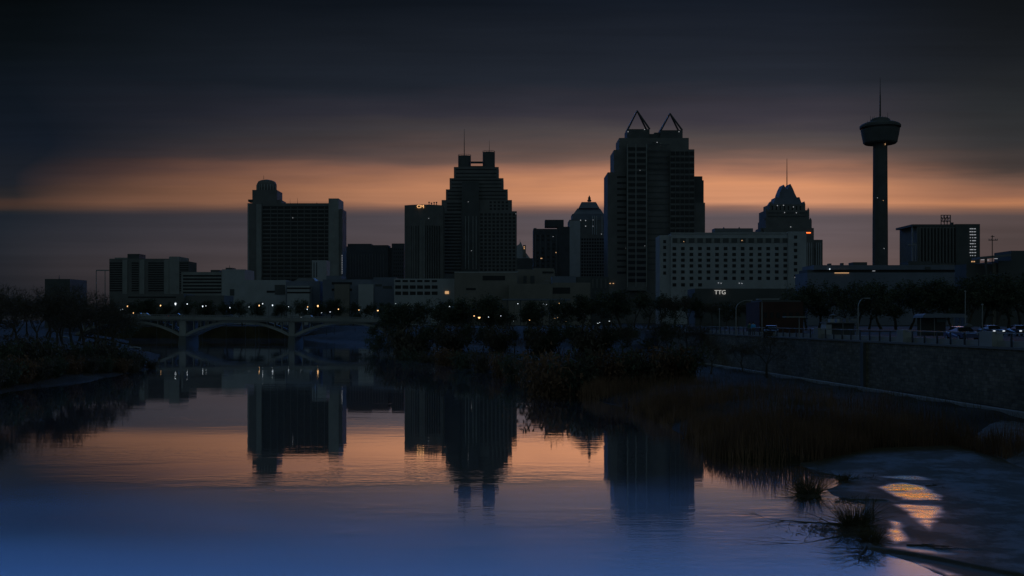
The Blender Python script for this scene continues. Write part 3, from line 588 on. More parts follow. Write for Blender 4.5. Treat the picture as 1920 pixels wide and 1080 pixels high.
# P right
B = Bld('flat_roofed_block', 'low dark block with sloping canopy at the right edge', 'building', 450, 1890)
B.tier(1872,1990,489,depth=26,m='dark'); B.tier(1896,1990,470,489.2,depth=16,dy=4,m='dark',name='upper_storeys')
Yf = 447; gab([(1837,481.5),(1896,476),(1896,480),(1837,486)],-3,8,'canopy',m='roofm'); B.tier(1848,1851,484,depth=1,dy=-2,m='dark',name='column'); B.tier(1862,1873,492,depth=14,dy=2,m='tan',name='lobby')
B.lit([(1822,490.5),(1826,490.5)],2.6,2,'lito',dy=3); B.lit([(1829,485.5)],1.6,1.5,'lampw',dy=3); B.tier(1812,1862,495,depth=12,dy=3,m='dark',name='side_wing'); B.lit([(1842,487.2),(1851,487.6),(1867,485)],6,1.0,'litw',dy=-1)
# Q podium buildings
def podium(name, label, Y, pxc, tiers, extra=None):
    b = Bld(name, label, 'building', Y, pxc)
    for i, (a_, b_, yt, m_, dy) in enumerate(tiers): b.tier(a_, b_, yt, depth=18, dy=dy, m=m_, name='wall' if i == 0 else 'wing')
    if extra: extra(b)
    return b
podium('low_building', 'plain pale low building under the domed hotel', 640, 500, [(459,536,525,'white',0),(536,556,533,'concrete',-1.5)], lambda b: (b.bars(500,516,[545],4,m='glass'), b.tier(515,534,534,552,depth=0.5,dy=-0.4,m='dark',name='loading_door')))
def q2(b):
    b.bars(538,583,[539,547],3.0); mb = MB(); Yf = 612
    p = [(PX(551,Yf),Yf),(PX(592,Yf),Yf),(PX(592,Yf),Yf+14),(PX(551,Yf),Yf+14)]; t_ = [(PX(558,Yf),Yf+4),(PX(585,Yf),Yf+4),(PX(585,Yf),Yf+10),(PX(558,Yf),Yf+10)]
    mb.prism(p, PZ(527,Yf), PZ(521,Yf), t_).build('hipped_roof', M['roofm'], b.o)
podium('low_building', 'low building with small hipped roof left of the parking deck', 605, 570, [(536,600,527,'blue',7),(538,580,536,'white',0)], q2)
podium('low_building', 'blue-grey boxy building with two blank panels', 600, 640, [(605,700,524,'blue',3),(612,640,517,'blue',6),(672,700,533,'white',-1)], lambda b: (b.bars(622,660,[529,541],4.5,dy=3), b.tier(627,655,533,depth=6,dy=1,m='tan',name='entrance_block')))
podium('low_building', 'blue-grey building with small dark signs left of the stepped tower', 600, 720, [(700,742,520,'blue',1),(742,762,523,'blue',3)], lambda b: (b.bars(678,699,[535,545],3.5,dy=0.5), b.bars(704,716,[533],4,m='dark',name='sign_panel',dy=1), b.bars(718,735,[536],5,m='dark',name='sign_panel',dy=1)))
def q3(b):
    b.wins([741+13.7*i for i in range(6)],[535,546.5],11,6.5); b.wins([741+13.7*i for i in range(6)],[525],10,4)
    b.lit([(838,548.5)],7,5,'lito') ; b.tier(740,850,522.5,523.1,depth=16,dy=1,m='white',name='parapet')
podium('parking_deck', 'open parking deck with two rows of dark bays', 590, 795, [(739,852,523,'white',0)], q3)
bb = podium('convention_building', 'large tan windowless block in front of the stepped tower', 580, 912, [(852,970,511,'tan',0)], lambda b: (b.bars(905,947,[517],8.5), b.bars(874,892,[540],4), b.tier(852,970,509.5,511.1,depth=14,dy=1,m='white',name='parapet')))
podium('low_building', 'pale low building with two tall dark doors', 600, 1003, [(970,1040,505,'tan',0),(1000,1038,503,'tan',4)], lambda b: (b.tier(981.5,987.5,517,531,depth=0.3,dy=-0.3,m='dark',name='door'), b.tier(994.5,1002,517,531,depth=0.3,dy=-0.3,m='dark',name='door'), b.bars(1017,1038,[509],3.5)))
podium('low_building', 'pale building with one wide dark window right of the tan block', 565, 1060, [(954,1036,532,'tan',0),(1036,1107,530,'tan',1),(1035,1080,518,'blue',6),(1080,1107,519,'dark',7)], lambda b: (b.bars(1036.5,1069,[539],11.5,dy=1), ))
podium('low_building', 'dark low building right of the wide-windowed building', 610, 1124, [(1107,1142,519,'dark',0)], lambda b: b.cols([1110,1118,1126,1134],3,523,540,m='grey'))
podium('low_building', 'far low pale building behind the left bridge arch', 520, 300, [(205,345,551,'grey',0),(300,420,554,'grey',3)], lambda b: b.bars(240,330,[556],2.5))
o = thing('entrance_canopy', 'thin pale canopy roof before the tan blocks', 'canopy', (PX(1000,500),500,GZ-0.2))
MB().box(PX(942,500),PX(1070,500),500,508,PZ(563,500),PZ(560,500)).build('canopy_roof', M['blue'], o)
for px in (950,975,1000,1030,1060): MB().box(PX(px,500),PX(px+2,500),500.5,501,GZ-0.2,PZ(563,500)).build('post', M['dark'], o)
B = Bld('low_building', 'low dark brick hall behind the street lamps by the wall', 'building', 175, 1465, zb=5.7)
B.tier(1424,1506,566,depth=10,m='brick'); B.tier(1428,1502,563,566.1,depth=8,dy=1,m='dark',name='roof'); B.wins([1432+12*i for i in range(6)],[586],6,10)
B = Bld('roadside_building', 'flat black-roofed building right below the white hotel with lit letters', 'building', 330, 1350)
B.tier(1303,1490,541,depth=14,m='dark')
me = text_mesh('TTG', 1.9, 0.08); me.materials.clear(); me.materials.append(M['signw'])
o = bpy.data.objects.new('sign_letters', me); col.objects.link(o); o.parent = B.o; o.rotation_euler = (R(90),0,0); o.location = Vector((PX(1349.5,330),329.3,PZ(551.8,330)))-B.o.location
# S and crane frame
B = Bld('flat_roofed_block', 'dark block rising behind the left bank trees', 'building', 400, 107); B.tier(84,131,523,depth=16,m='dark'); B.ant(111,516,523,0.2)
o = thing('gantry_frame', 'thin gantry frame standing left of the apartment block', 'gantry', (PX(190,600),600,GZ))
for px in (180.5,197): MB().tube((PX(px,600),600,GZ),(PX(px,600),600,PZ(506,600)),0.3,0.25).build('post', M['pmetal'], o)
MB().box(PX(181,600),PX(204.5,600),599.6,600.4,PZ(508,600),PZ(505.8,600)).build('crossbeam', M['pmetal'], o)
# utility pole
o = thing('utility_pole', 'tall utility pole with double crossarm at the far right', 'utility pole', (PX(1860.5,380),380,GZ))
MB().tube((PX(1860.5,380),380,GZ-0.3),(PX(1860.5,380),380,PZ(441,380)),0.22,0.15,8).build('pole', M['bark'], o)
MB().box(PX(1853,380),PX(1870,380),379.7,379.9,PZ(451,380),PZ(449.6,380)).build('crossarm', M['bark'], o); MB().box(PX(1857.5,380),PX(1864,380),379.7,379.9,PZ(444,380),PZ(442.8,380)).build('crossarm', M['bark'], o)
for px in (1854,1858,1866,1869.5): MB().tube((PX(px,380),379.8,PZ(449.8,380)),(PX(px,380),379.8,PZ(447.6,380)),0.12,0.12).build('insulator', M['pmetal'], o)
exec_bridge = True
# ------------------------------------------------------------------ bridge
BY = 345.0; q = BY/FPX
br = thing('arch_bridge', 'long pale concrete bridge with three open arches over the river', 'bridge', (PX(445,BY),BY,0))
def decky(px): return 589+(px-222)*(6.5/495)     # picture row of the deck top
x0_, x1_ = 120, 800; mb = MB(); X0, X1 = PX(x0_,BY), PX(x1_,BY)
def slab(y0, y1, t0, t1, xa=x0_, xb=x1_, mb=None):
    mb = mb or MB(); A, Bq = PX(xa,BY), PX(xb,BY); za, zb_ = PZ(decky(xa),BY), PZ(decky(xb),BY)
    return mb.quadbox([(A,y0,za-t1),(Bq,y0,zb_-t1),(Bq,y1,zb_-t1),(A,y1,za-t1),(A,y0,za-t0),(Bq,y0,zb_-t0),(Bq,y1,zb_-t0),(A,y1,za-t0)])
slab(BY-0.3,BY+14.3,0.9,1.5).build('deck', M['bridge'], br)
slab(BY,BY+14,1.5,1.95).build('deck_beam', M['grey'], br)
for yy in (BY-0.1, BY+13.9):
    rl = slab(yy,yy+0.2,-0.1,0.05).build('railing', M['bridge'], br); mb = MB()
    px = x0_
    while px < x1_: slab(yy+0.02,yy+0.16,0.05,0.9,px,px+0.8,mb); px += 3.4
    rb = mb.build('balusters', M['bridge'], rl); rb.location = (0,0,0); rb['kind'] = 'stuff'
    slab(yy-0.05,yy+0.25,0.45,0.9).build('parapet', M['bridge'], br)
for px0, px1 in ((335.5,347.6),(541,551.8)):
    A, Bq = PX(px0,BY), PX(px1,BY); mb = MB().box(A,Bq,BY+0.2,BY+13.8,PZ(630,BY),PZ(decky(px0),BY)-1.96); mb.build('pier', M['bridge'], br)
    MB().prism([(A-0.35,BY-0.3),(Bq+0.35,BY-0.3),(Bq+0.35,BY+14.3),(A-0.35,BY+14.3)],-1.5,PZ(630,BY),[(A,BY+0.1),(Bq,BY+0.1),(Bq,BY+13.9),(A,BY+13.9)]).build('pier_base', M['dark'], br)
    for yy in (BY-0.35,): MB().box(A+0.6,A+1.2,yy,yy+0.5,PZ(decky(px0),BY)-1.9,PZ(decky(px0),BY)+0.3).build('pilaster', M['bridge'], br)
def arch(xa, xb, crest, spring):
    for yy in (BY+0.6, BY+5.8, BY+11):
        mb = MB(); N = 24; ptsl = []
        for i in range(N+1):
            u_ = i/N; px = xa+(xb-xa)*u_; k = 4*u_*(1-u_); py = spring-(spring-crest)*(1-(1-k)**1.0); th = 4.4+1.6*(1-k)
            ptsl.append((PX(px,BY), PZ(py,BY), th*q))
        for i in range(N):
            (a0,b0,t0),(a1,b1,t1) = ptsl[i], ptsl[i+1]
            mb.quadbox([(a0,yy,b0-t0),(a1,yy,b1-t1),(a1,yy+2.4,b1-t1),(a0,yy+2.4,b0-t0),(a0,yy,b0),(a1,yy,b1),(a1,yy+2.4,b1),(a0,yy+2.4,b0)])
        mb.build('arch_rib', M['bridge'], br)
    n = int((xb-xa)/13.8); 
    for i in range(1, n):
        px = xa+(xb-xa)*i/n; u_ = i/n; k = 4*u_*(1-u_); py = spring-(spring-crest)*k; zt = PZ(decky(px),BY)-1.96
        if zt-PZ(py,BY) < 0.35: continue
        for yy in (BY+0.9, BY+11.3): MB().box(PX(px-0.9,BY),PX(px+0.9,BY),yy,yy+1.4,PZ(py,BY)-0.2,zt).build('spandrel_column', M['bridge'], br)
arch(347.5,541.2,600.5,625); arch(551.6,742,602.5,626); arch(140,335.7,599.5,625)
# ------------------------------------------------------------------ street lamps
def make_lamp(kind, h=8.0, arm=1.6):
    o = thing('street_lamp', 'lamp', 'street lamp', (0,0,0), 'street lamps glowing along the far bank')
    MB().tube((0,0,0),(0,0,h),0.09,0.06,8).build('pole', M['metal'], o)
    MB().tube((0,0,h-0.05),(arm*0.6,0,h+0.25),0.05,0.04,6).tube((arm*0.6,0,h+0.25),(arm,0,h+0.25),0.04,0.04,6).build('arm', M['metal'], o)
    hd = MB().lathe([(0.08,h+0.28),(0.22,h+0.2),(0.24,h+0.1)],arm,0,10).build('lamp_head', M['metal'], o)
    MB().lathe([(0.20,h+0.09),(0.22,h-0.02),(0.16,h-0.16),(0.05,h-0.22)],arm,0,10).build('lamp_glass', M[kind], hd)
    return o
protos = {}
LAMPS = [(239,574,'o',1),(226,581,'w',.8),(230,579,'w',.5),(250,586.5,'o',.8),(301,572.5,'o',1),(329,569.5,'w',1.3),(351,569.5,'w',.8),(380,574,'w',1.1),(386,573,'w',.6),(431,576.5,'w',.8),(467,575,'w',.7),(486,572.5,'o',.8),(492.5,569,'w',.8),(511,572,'w',.8),(541,574.5,'w',.7),(577,575,'o',.9),(576,579.5,'w',.8),(596,573.5,'o',1.3),(603,586,'w',.4),(619,584.5,'w',.8),(634.5,579.5,'o',1.1),(673,581,'o',1),(708.5,582.2,'o',1.5),
         (742,569,'w',.7),(764.5,572.5,'w',.7),(799,572.5,'w',.4),(843,574.7,'w',1),(889,592,'o',.8),(898.5,595.5,'o',1.3),(909,567,'o',.6),(916,594,'w',.4),(939,592,'w',.7),(963,602,'w',.5),(971,569,'w',.8),(993,600,'o',.8),(1018.5,569.7,'w',.7),(1024.5,570.5,'w',.6),(1037,573,'o',.8),(1049,568.8,'o',1.6),(1040,596.5,'o',.5),(1045.5,595.5,'o',.7),(1061.5,602.5,'o',1.2),(1121,606,'w',.7),(1125,604.5,'w',.6),(1142.5,602,'w',.6),(1247,605,'o',.4)]
ordw = ['first','second','third','fourth','fifth','sixth','seventh','eighth','ninth','tenth','eleventh','twelfth','thirteenth','fourteenth','fifteenth','sixteenth','seventeenth','eighteenth','nineteenth','twentieth','twenty-first','twenty-second','twenty-third','twenty-fourth','twenty-fifth','twenty-sixth','twenty-seventh','twenty-eighth','twenty-ninth','thirtieth']
LAMPS.sort(); cnt = {'w': 0, 'o': 0}
for px, py, k, s_ in LAMPS:
    big = px < 860 or py < 580
    Y = 440.0 if big else 285.0
    zl = PZ(py, Y); zg = gz(PX(px,Y), Y); sc = 1.0
    h = max(3.5, zl-zg)
    key = (k, round(h), round(s_*2)/2)
    if key not in protos:
        p = make_lamp('lampw' if k == 'w' else 'lampo', 8.0, 1.6); protos[key] = p; o = p
        for ch in KIDS(p):
            for g in KIDS(ch):
                if g.name.startswith('lamp_glass'):
                    f_ = (0.5 if s_ < 0.7 else 0.75 if s_ < 1.0 else 1.0 if s_ < 1.25 else 1.5); me = g.data; c0 = sum((v_.co for v_ in me.vertices), Vector())/len(me.vertices)
                    for v_ in me.vertices: v_.co = c0+(v_.co-c0)*f_
    else: o = dup(protos[key], (0,0,0))
    o.location = (PX(px,Y)-1.6, Y, zl-8.0*(h/8.0)); o.scale = (1,1,h/8.0); i = cnt[k]; cnt[k] += 1
    o['label'] = f"{'white' if k=='w' else 'amber'} glowing street lamp, {ordw[i]} {'white' if k=='w' else 'amber'} one from the left along the far bank"
# ------------------------------------------------------------------ retaining wall, rail, ledge
wmat = bpy.data.materials.new('stone_wall'); wmat.use_nodes = True; t = NT(wmat.node_tree); b = t.n['Principled BSDF']
geo = t.new('ShaderNodeNewGeometry'); sp = t.new('ShaderNodeSeparateXYZ'); t.l.new(geo.outputs['Position'], sp.inputs[0])
vec = t.comb(sp.outputs[1], sp.outputs[2], 0.0); bt = t.new('ShaderNodeTexBrick'); t.l.new(vec, bt.inputs['Vector'])
bt.inputs['Scale'].default_value = 1.0; bt.inputs['Brick Width'].default_value = 0.75; bt.inputs['Row Height'].default_value = 0.28; bt.inputs['Mortar Size'].default_value = 0.02; bt.offset = 0.4
bt.inputs['Color1'].default_value = (0.17,0.155,0.12,1); bt.inputs['Color2'].default_value = (0.27,0.25,0.20,1); bt.inputs['Mortar'].default_value = (0.14,0.14,0.14,1)
ns = t.noise(geo.outputs['Position'], 0.35, 5, 0.65); ns2 = t.noise(geo.outputs['Position'], 3.0, 4, 0.6)
cc = t.mix(0.8, bt.outputs['Color'], t.ramp(ns, [(0.3,(0.55,0.55,0.55,1)),(0.7,(1.15,1.12,1.1,1))]), 'MULTIPLY'); cc = t.mix(0.6, cc, t.ramp(ns2, [(0.35,(0.6,0.6,0.6,1)),(0.65,(1.2,1.2,1.2,1))]), 'MULTIPLY')
t.l.new(cc, b.inputs['Base Color']); b.inputs['Roughness'].default_value = 0.9; b.inputs['Specular IOR Level'].default_value = 0.2
bp = t.new('ShaderNodeBump'); bp.inputs['Distance'].default_value = 0.05; t.l.new(t.m('ADD', bt.outputs['Fac'], t.m('MULTIPLY', ns2, -1.5)), bp.inputs['Height']); bp.inputs['Strength'].default_value = 0.7; bp.invert = True; t.l.new(bp.outputs[0], b.inputs['Normal'])
wl_ = thing('retaining_wall', 'long rough stone retaining wall between the street and the river bank', 'wall', (WX0+WS*110,110,1.0))
strip(0,0.9,30,190,0.8,5.83).build('stone_face', wmat, wl_)
strip(-0.12,1.05,30,190,5.831,6.0).build('coping', M['grey'], wl_)
for yy in (99.5,): strip(-0.28,0,yy,yy+0.7,1.0,5.83).build('drain_channel', M['dark'], wl_)
rl = thing('railing', 'low metal railing with parapet panels along the top of the stone wall', 'railing', (WX0+WS*110+0.4,110,6.0))
strip(0.55,0.75,30,190,6.001,6.45).build('parapet_panel', M['concrete'], rl); strip(0.35,0.47,30,190,6.98,7.06).build('top_rail', M['pmetal'], rl)
yy = 60.0; ppm = None
while yy < 188:
    mb = strip(0.36,0.46,yy,yy+0.12,6.001,6.98); mb.build('post', M['metal'], rl); yy += 2.2
for yy in (77.5, 92.0, 112.0): strip(0.1,0.95,yy,yy+1.2 if yy > 80 else yy+1.8,6.002,7.12).build('pillar', M['concrete'], rl)
lg = strip(-2.3,-1.7,40,150,0.9,1.72).build('stone_ledge', M['concrete']); tag(lg, 'low pale stone ledge running along the foot of the retaining wall', 'ledge')
# stone revetment mound at right
mx = np.arange(26.0, 42.0, 0.16); my = np.arange(50.0, 76.0, 0.22); GX, GY = np.meshgrid(mx, my)
MOUND = [near_pt(*p) for p in [(1787,832),(1797,812),(1850,800),(1935,790)]]+[(40,70),(40,50),near_pt(1960,905),near_pt(1860,860)]
dd = -sdist(GX, GY, MOUND); cell = np.maximum(vnoise(GX, GY, 0.45, 31), vnoise(GX+5, GY+3, 0.32, 32))
ZZ = -0.25+1.35*sm((dd+0.3)/3.2)+0.14*cell*sm((dd+0.3)/0.6)
idx = np.arange(GX.size).reshape(GX.shape); faces = np.stack([idx[:-1,:-1].ravel(), idx[:-1,1:].ravel(), idx[1:,1:].ravel(), idx[1:,:-1].ravel()], 1); zf = ZZ.ravel(); keep = zf[faces].max(1) > -0.2
me = bpy.data.meshes.new('stone_revetment'); me.from_pydata(np.stack([GX.ravel(), GY.ravel(), zf], 1).tolist(), [], faces[keep].tolist()); me.materials.append(mat('river_stone', (0.12,0.12,0.115), 0.9, 0.4, 1.5, bump=0.02, spec=0.2))
o = bpy.data.objects.new('stone_revetment', me); col.objects.link(o); tag(o, 'rough stone revetment mound beside the wet mud at the right edge', 'embankment')
# ------------------------------------------------------------------ vegetation
def make_tree(name, kind, seed, H=10.0):
    rnd = random.Random(seed); o = thing(name, 'tree', 'tree', (0,0,0)); tr = MB(); cr = MB()
    def rv(s_=1.0): return Vector((rnd.gauss(0,s_), rnd.gauss(0,s_), rnd.gauss(0,s_)))
    tips = []
    def grow(p, d, ln, r, dep):
        steps = 3 if dep < 2 else 2
        for i in range(steps):
            d2 = (d+rv(0.13)+Vector((0,0,0.04))).normalized(); p2 = p+d2*(ln/steps); r2 = r*0.84
            (tr if dep < 3 else cr).tube(p, p2, r, r2, 6 if dep < 2 else (4 if dep < 3 else 3)); p, d, r = p2, d2, r2
            if dep >= 1 and dep < maxd and rnd.random() < 0.6: 
                sd = (d+rv(0.6)).normalized(); grow(p, sd, ln*0.6, r*0.55, dep+1)
        if dep < maxd:
            for k in range(3 if dep < 2 else 2+(rnd.random() < 0.4)):
                sd = (d*1.0+rv(0.48)).normalized()
                if sd.z < -0.1: sd.z *= -0.5
                grow(p, sd, ln*rnd.uniform(0.62,0.82), r*0.66, dep+1)
        tips.append((p, d))
    maxd = 5 if kind == 'bare' else 4
    grow(Vector((0,0,-0.3)), Vector((rnd.gauss(0,.05),rnd.gauss(0,.05),1)), H*0.27, H*0.020+0.03, 0)
    n = len(tips)
    if kind == 'bare':
        for p, d in tips:
            for k in range(4):
                e = p+(d+rv(0.55)).normalized()*rnd.uniform(0.25,0.8); s_ = rv(0.012); cr.tri(p+s_, p-s_, e)
    else:
        per = 16 if kind == 'leafy' else 26
        for p, d in tips:
            if rnd.random() < 0.12: continue
            cc_ = p+rv(0.2); rad = rnd.uniform(0.35,0.8)
            for k in range(per):
                q_ = cc_+rv(rad*0.55); a_ = rv(0.11); b_ = rv(0.11); cr.tri(q_+a_, q_-a_*0.6, q_+b_)
    zmax = max(v_[2] for v_ in cr.v)
    f_ = H/zmax
    for m_ in (tr, cr): m_.v = [(a_*f_, b_*f_, c_*f_) for a_, b_, c_ in m_.v]
    tr.build('trunk', M['bark'], o); cr.build('crown', M['twig'] if kind == 'bare' else M['foliage'], o)
    return o
def make_bush(name, seed, kind='twig'):
    rnd = random.Random(seed); mb = MB(); o = thing(name, 'bush', 'bush', (0,0,0)); st = MB()
    for k in range(46):
        a_ = rnd.uniform(0,6.28); r_ = rnd.uniform(0,0.35); p = Vector((r_*math.cos(a_), r_*math.sin(a_), -0.1)); d = Vector((math.cos(a_)*rnd.uniform(.1,.8), math.sin(a_)*rnd.uniform(.1,.8), 1)).normalized(); ln = rnd.uniform(0.8,1.9)
        for s_ in range(4):
            p2 = p+d*ln/4; st.tube(p, p2, 0.022-0.004*s_, 0.018-0.004*s_, 3); d = (d+Vector((rnd.gauss(0,.15),rnd.gauss(0,.15),0.0))).normalized()
            for j in range(14):
                q_ = p2+Vector((rnd.gauss(0,.16),rnd.gauss(0,.16),rnd.gauss(0,.16))); e = Vector((rnd.gauss(0,.05),rnd.gauss(0,.05),rnd.gauss(0,.08))); f_ = Vector((rnd.gauss(0,.05),rnd.gauss(0,.05),rnd.gauss(0,.06))); mb.tri(q_+e, q_-e, q_+f_)
            p = p2
    st.build('stems', M['bark'], o); mb.build('foliage', M['foliage'] if kind == 'leaf' else (M['twig'] if kind == 'twig' else M['reed']), o)
    return o
PT = {}
def place(kind, x_, y_, H, label, group, name=None):
    v_ = random.randrange(3); key = (kind, v_)
    z_ = gz(x_, y_)
    if key not in PT:
        if kind in ('bush','leafbush','redbush'): o = make_bush({'bush':'bush','leafbush':'shrub','redbush':'bush'}[kind], 50+v_+hash(kind) % 1*0, {'bush':'twig','leafbush':'leaf','redbush':'red'}[kind]); base = 1.8
        else: o = make_tree({'bare':'bare_tree','leafy':'tree','dense':'tree'}[kind], kind, 100+v_*7+len(kind)); base = 10.0
        PT[key] = (o, base); s_ = H/base; o.location = (x_, y_, z_-0.05); o.scale = (s_*random.uniform(.95,1.25), s_*random.uniform(.95,1.25), s_); o.rotation_euler = (0,0,random.uniform(0,6.28)); o['label'] = label; o['group'] = group
        KIDS(o)
    else:
        o0, base = PT[key]; s_ = H/base
        o = dup(o0, (x_, y_, z_-0.05), random.uniform(0,6.28), (s_*random.uniform(.95,1.25), s_*random.uniform(.95,1.25), s_), label, group)
    return o
def row(kinds, items, Yf, lab, group):
    """items: (px, pytop); labels run from left to right"""
    for i, (px, py) in enumerate(sorted(items)):
        Y = Yf(px) if callable(Yf) else Yf; x_ = PX(px, Y); k = kinds[i % len(kinds)]
        Hh = max(1.0, PZ(py, Y)-gz(x_, Y))
        kd = {'bare':'bare twiggy tree','leafy':'thin-leaved dark tree','dense':'dense dark tree','bush':'twiggy bush','leafbush':'dark leafy bush','redbush':'russet bush'}[k]
        place(k, x_, Y, Hh, f"{kd}, {ordw[i]} from the left {lab}", group)
rj = random.Random(3)
j_ = lambda s_: rj.uniform(-s_, s_)
row(['bare'], [(-30,520),(5,525),(38,531),(66,530),(88,526),(104,530),(122,526),(140,529),(160,527),(178,538),(200,545),(215,556)], lambda p: 150+p*0.22, 'in the front row on the left bank', 'trees on the left bank')
row(['leafy','bare'], [(-50,535),(-15,545),(20,548),(52,552),(85,548),(115,550),(148,552),(180,558),(212,570),(240,585)], lambda p: 205+p*0.3, 'in the rear row on the left bank', 'denser trees of the left bank')
row(['leafbush','bush'], [(10,640),(45,625),(80,632),(115,645),(150,640),(185,630),(215,640),(245,652),(262,665),(285,672)], lambda p: 130+p*0.14, 'along the left waterside', 'bushes along the left waterside')
row(['bush','leafbush','redbush'], [(-25,672),(8,668),(40,664),(72,668),(104,664),(136,666),(168,662),(198,666),(226,668),(252,676)], lambda p: 117+p*0.16, 'at the left water edge', 'bushes at the left water edge')
row(['dense','leafy','dense'], [(215+34*i+j_(8), 561+j_(4)) for i in range(20)], lambda p: 500+rj.uniform(-10,20), 'in the tree line behind the bridge', 'trees behind the bridge')
row(['dense','leafy','dense'], [(728,578),(742,570),(752,564),(762,566),(790,556),(822,558),(852,566),(880,550),(905,546),(925,552),(955,572),(985,566),(1010,560),(1035,558),(1062,556),(1092,548),(1120,545)], lambda p: 330-(p-700)*0.16, 'in the row before the tan buildings', 'trees before the tan buildings')
row(['leafy','dense','bare'], [(1140,545),(1165,540),(1190,545),(1215,540),(1240,543),(1265,540),(1290,545),(1312,550),(1335,556),(1362,560),(1385,560),(1410,558)], lambda p: 255+rj.uniform(-15,15), 'in the trees below the twin-topped tower', 'trees below the twin-topped tower')
row(['dense','leafy'], [(1490,541),(1512,528),(1535,522),(1558,520),(1582,524),(1605,522),(1630,524),(1655,518),(1680,520),(1705,524),(1732,520),(1760,516),(1788,520),(1815,510),(1840,508),(1865,505),(1890,506),(1915,502),(1940,500)], lambda p: 215+rj.uniform(-12,12), 'in the trees behind the street', 'trees behind the street')
row(['leafy','dense','bush'], [(715,620),(740,605),(768,600),(795,606),(822,598),(850,604),(880,602),(905,610),(935,606),(965,612),(990,604),(1020,602),(1050,606),(1080,600),(1110,598),(1140,602),(1170,600)], lambda p: max(190-(p-700)*0.11, 130)+40, 'along the wooded right bank', 'small trees along the right bank')
row(['leafbush','bush','redbush'], [(770,652),(805,655),(838,650),(870,656),(905,654),(940,658),(972,656),(1005,662),(1040,656),(1075,660),(1110,654),(1145,658),(1180,650),(1215,652),(1250,646),(1285,644)], lambda p: max(235-(p-700)*0.36, 112), 'along the right waterside', 'bushes along the right waterside')
row(['bare','bare','leafy'], [(1190,590),(1225,585),(1255,590),(1285,592),(1312,600),(1345,604)], lambda p: 158, 'in the grove at the wall end', 'bare grove at the end of the wall')
place('bare', PX(1438,116), 116, PZ(612,116)-gz(PX(1438,116),116), 'small bare tree alone in front of the stone wall', 'bare trees before the wall'); place('bare', PX(1332,122), 122, PZ(618,122)-gz(PX(1332,122),122), 'forked bare tree left of the lone bare tree before the stone wall', 'bare trees before the wall')
place('bare', PX(1392,128), 128, PZ(632,128)-gz(PX(1392,128),128), 'smallest bare tree before the far part of the stone wall', 'bare trees before the wall')
# reeds and bank grass (nobody could count them)
def blades(name, mat_, pts, hmin, hmax, wd, lean=0.25, seg=2, seed=1):
    rg = np.random.default_rng(seed); n = len(pts); P = np.array(pts); zz_ = ground(P[:,0], P[:,1]); ang = rg.uniform(0, 6.283, n); h = rg.uniform(hmin, hmax, n)*np.array([p[2] if len(p) > 2 else 1 for p in pts]); la = rg.uniform(0, 6.283, n); ll = np.abs(rg.normal(0, lean, n))*h
    w_ = wd*rg.uniform(.6, 1.4, n); ca, sa = np.cos(ang)*w_, np.sin(ang)*w_; bx, by, bz = P[:,0], P[:,1], zz_-0.1
    mx_, my_ = bx+np.cos(la)*ll*0.35, by+np.sin(la)*ll*0.35; tx, ty = bx+np.cos(la)*ll, by+np.sin(la)*ll
    V_ = np.stack([np.stack([bx-ca,by-sa,bz],1), np.stack([bx+ca,by+sa,bz],1), np.stack([mx_+ca*.7,my_+sa*.7,bz+h*.6],1), np.stack([mx_-ca*.7,my_-sa*.7,bz+h*.6],1), np.stack([tx,ty,bz+h*(1-0.15*(ll/h))],1)],1).reshape(-1,3)
    k = np.arange(n)*5; Fq = np.stack([k,k+1,k+2,k+3],1).tolist(); Ft = np.stack([k+3,k+2,k+4],1).tolist()
    me = bpy.data.meshes.new(name); me.from_pydata(V_.tolist(), [], Fq+Ft); me.materials.append(mat_)
    o = bpy.data.objects.new(name, me); col.objects.link(o); o['kind'] = 'stuff'; return o
def scatter(n, fn, seed):
    rg = np.random.default_rng(seed); out = []
    while len(out) < n:
        xs_ = rg.uniform(-90, 38, 20000); ys_ = rg.uniform(40, 260, 20000); d_ = sdist(xs_, ys_, RIVER); pr = fn(xs_, ys_, d_); k_ = rg.random(20000) < pr
        hs = 0.55+0.9*vnoise(xs_, ys_, 3.0, 41); out += [(a_, b_, c_) for a_, b_, c_ in zip(xs_[k_], ys_[k_], hs[k_])]
    return out[:n]
def f_reed(x_, y_, d_):
    u = x_-(WX0+WS*y_); edge = np.exp(-np.maximum(d_,0)/5.0); return np.where((d_ > -0.25) & (d_ < 14) & (u < -8.0) & (x_ > -5) & (y_ < 145), edge*np.clip(vnoise(x_, y_, 4.0, 43)*1.7-0.25, 0.05, 1)*np.clip(75/y_,0,1), 0)
def f_grass(x_, y_, d_):
    u = x_-(WX0+WS*y_); return np.where((d_ > 0.2) & (d_ < 45) & (u < -2.5), np.clip(70/y_,0,1)**1.5*np.clip(vnoise(x_, y_, 2.5, 44)*1.5-.1, .1, 1), 0)
o = blades('reeds', M['reed'], scatter(26000, f_reed, 5), 0.8, 1.75, 0.014, 0.22, seed=2); tag(o, 'dry russet reeds standing along the right waterside', 'reeds')
o = blades('bank_grass', M['grass'], scatter(45000, f_grass, 6), 0.25, 0.75, 0.013, 0.4, seed=3); tag(o, 'dark rough grass covering both river banks', 'grass')
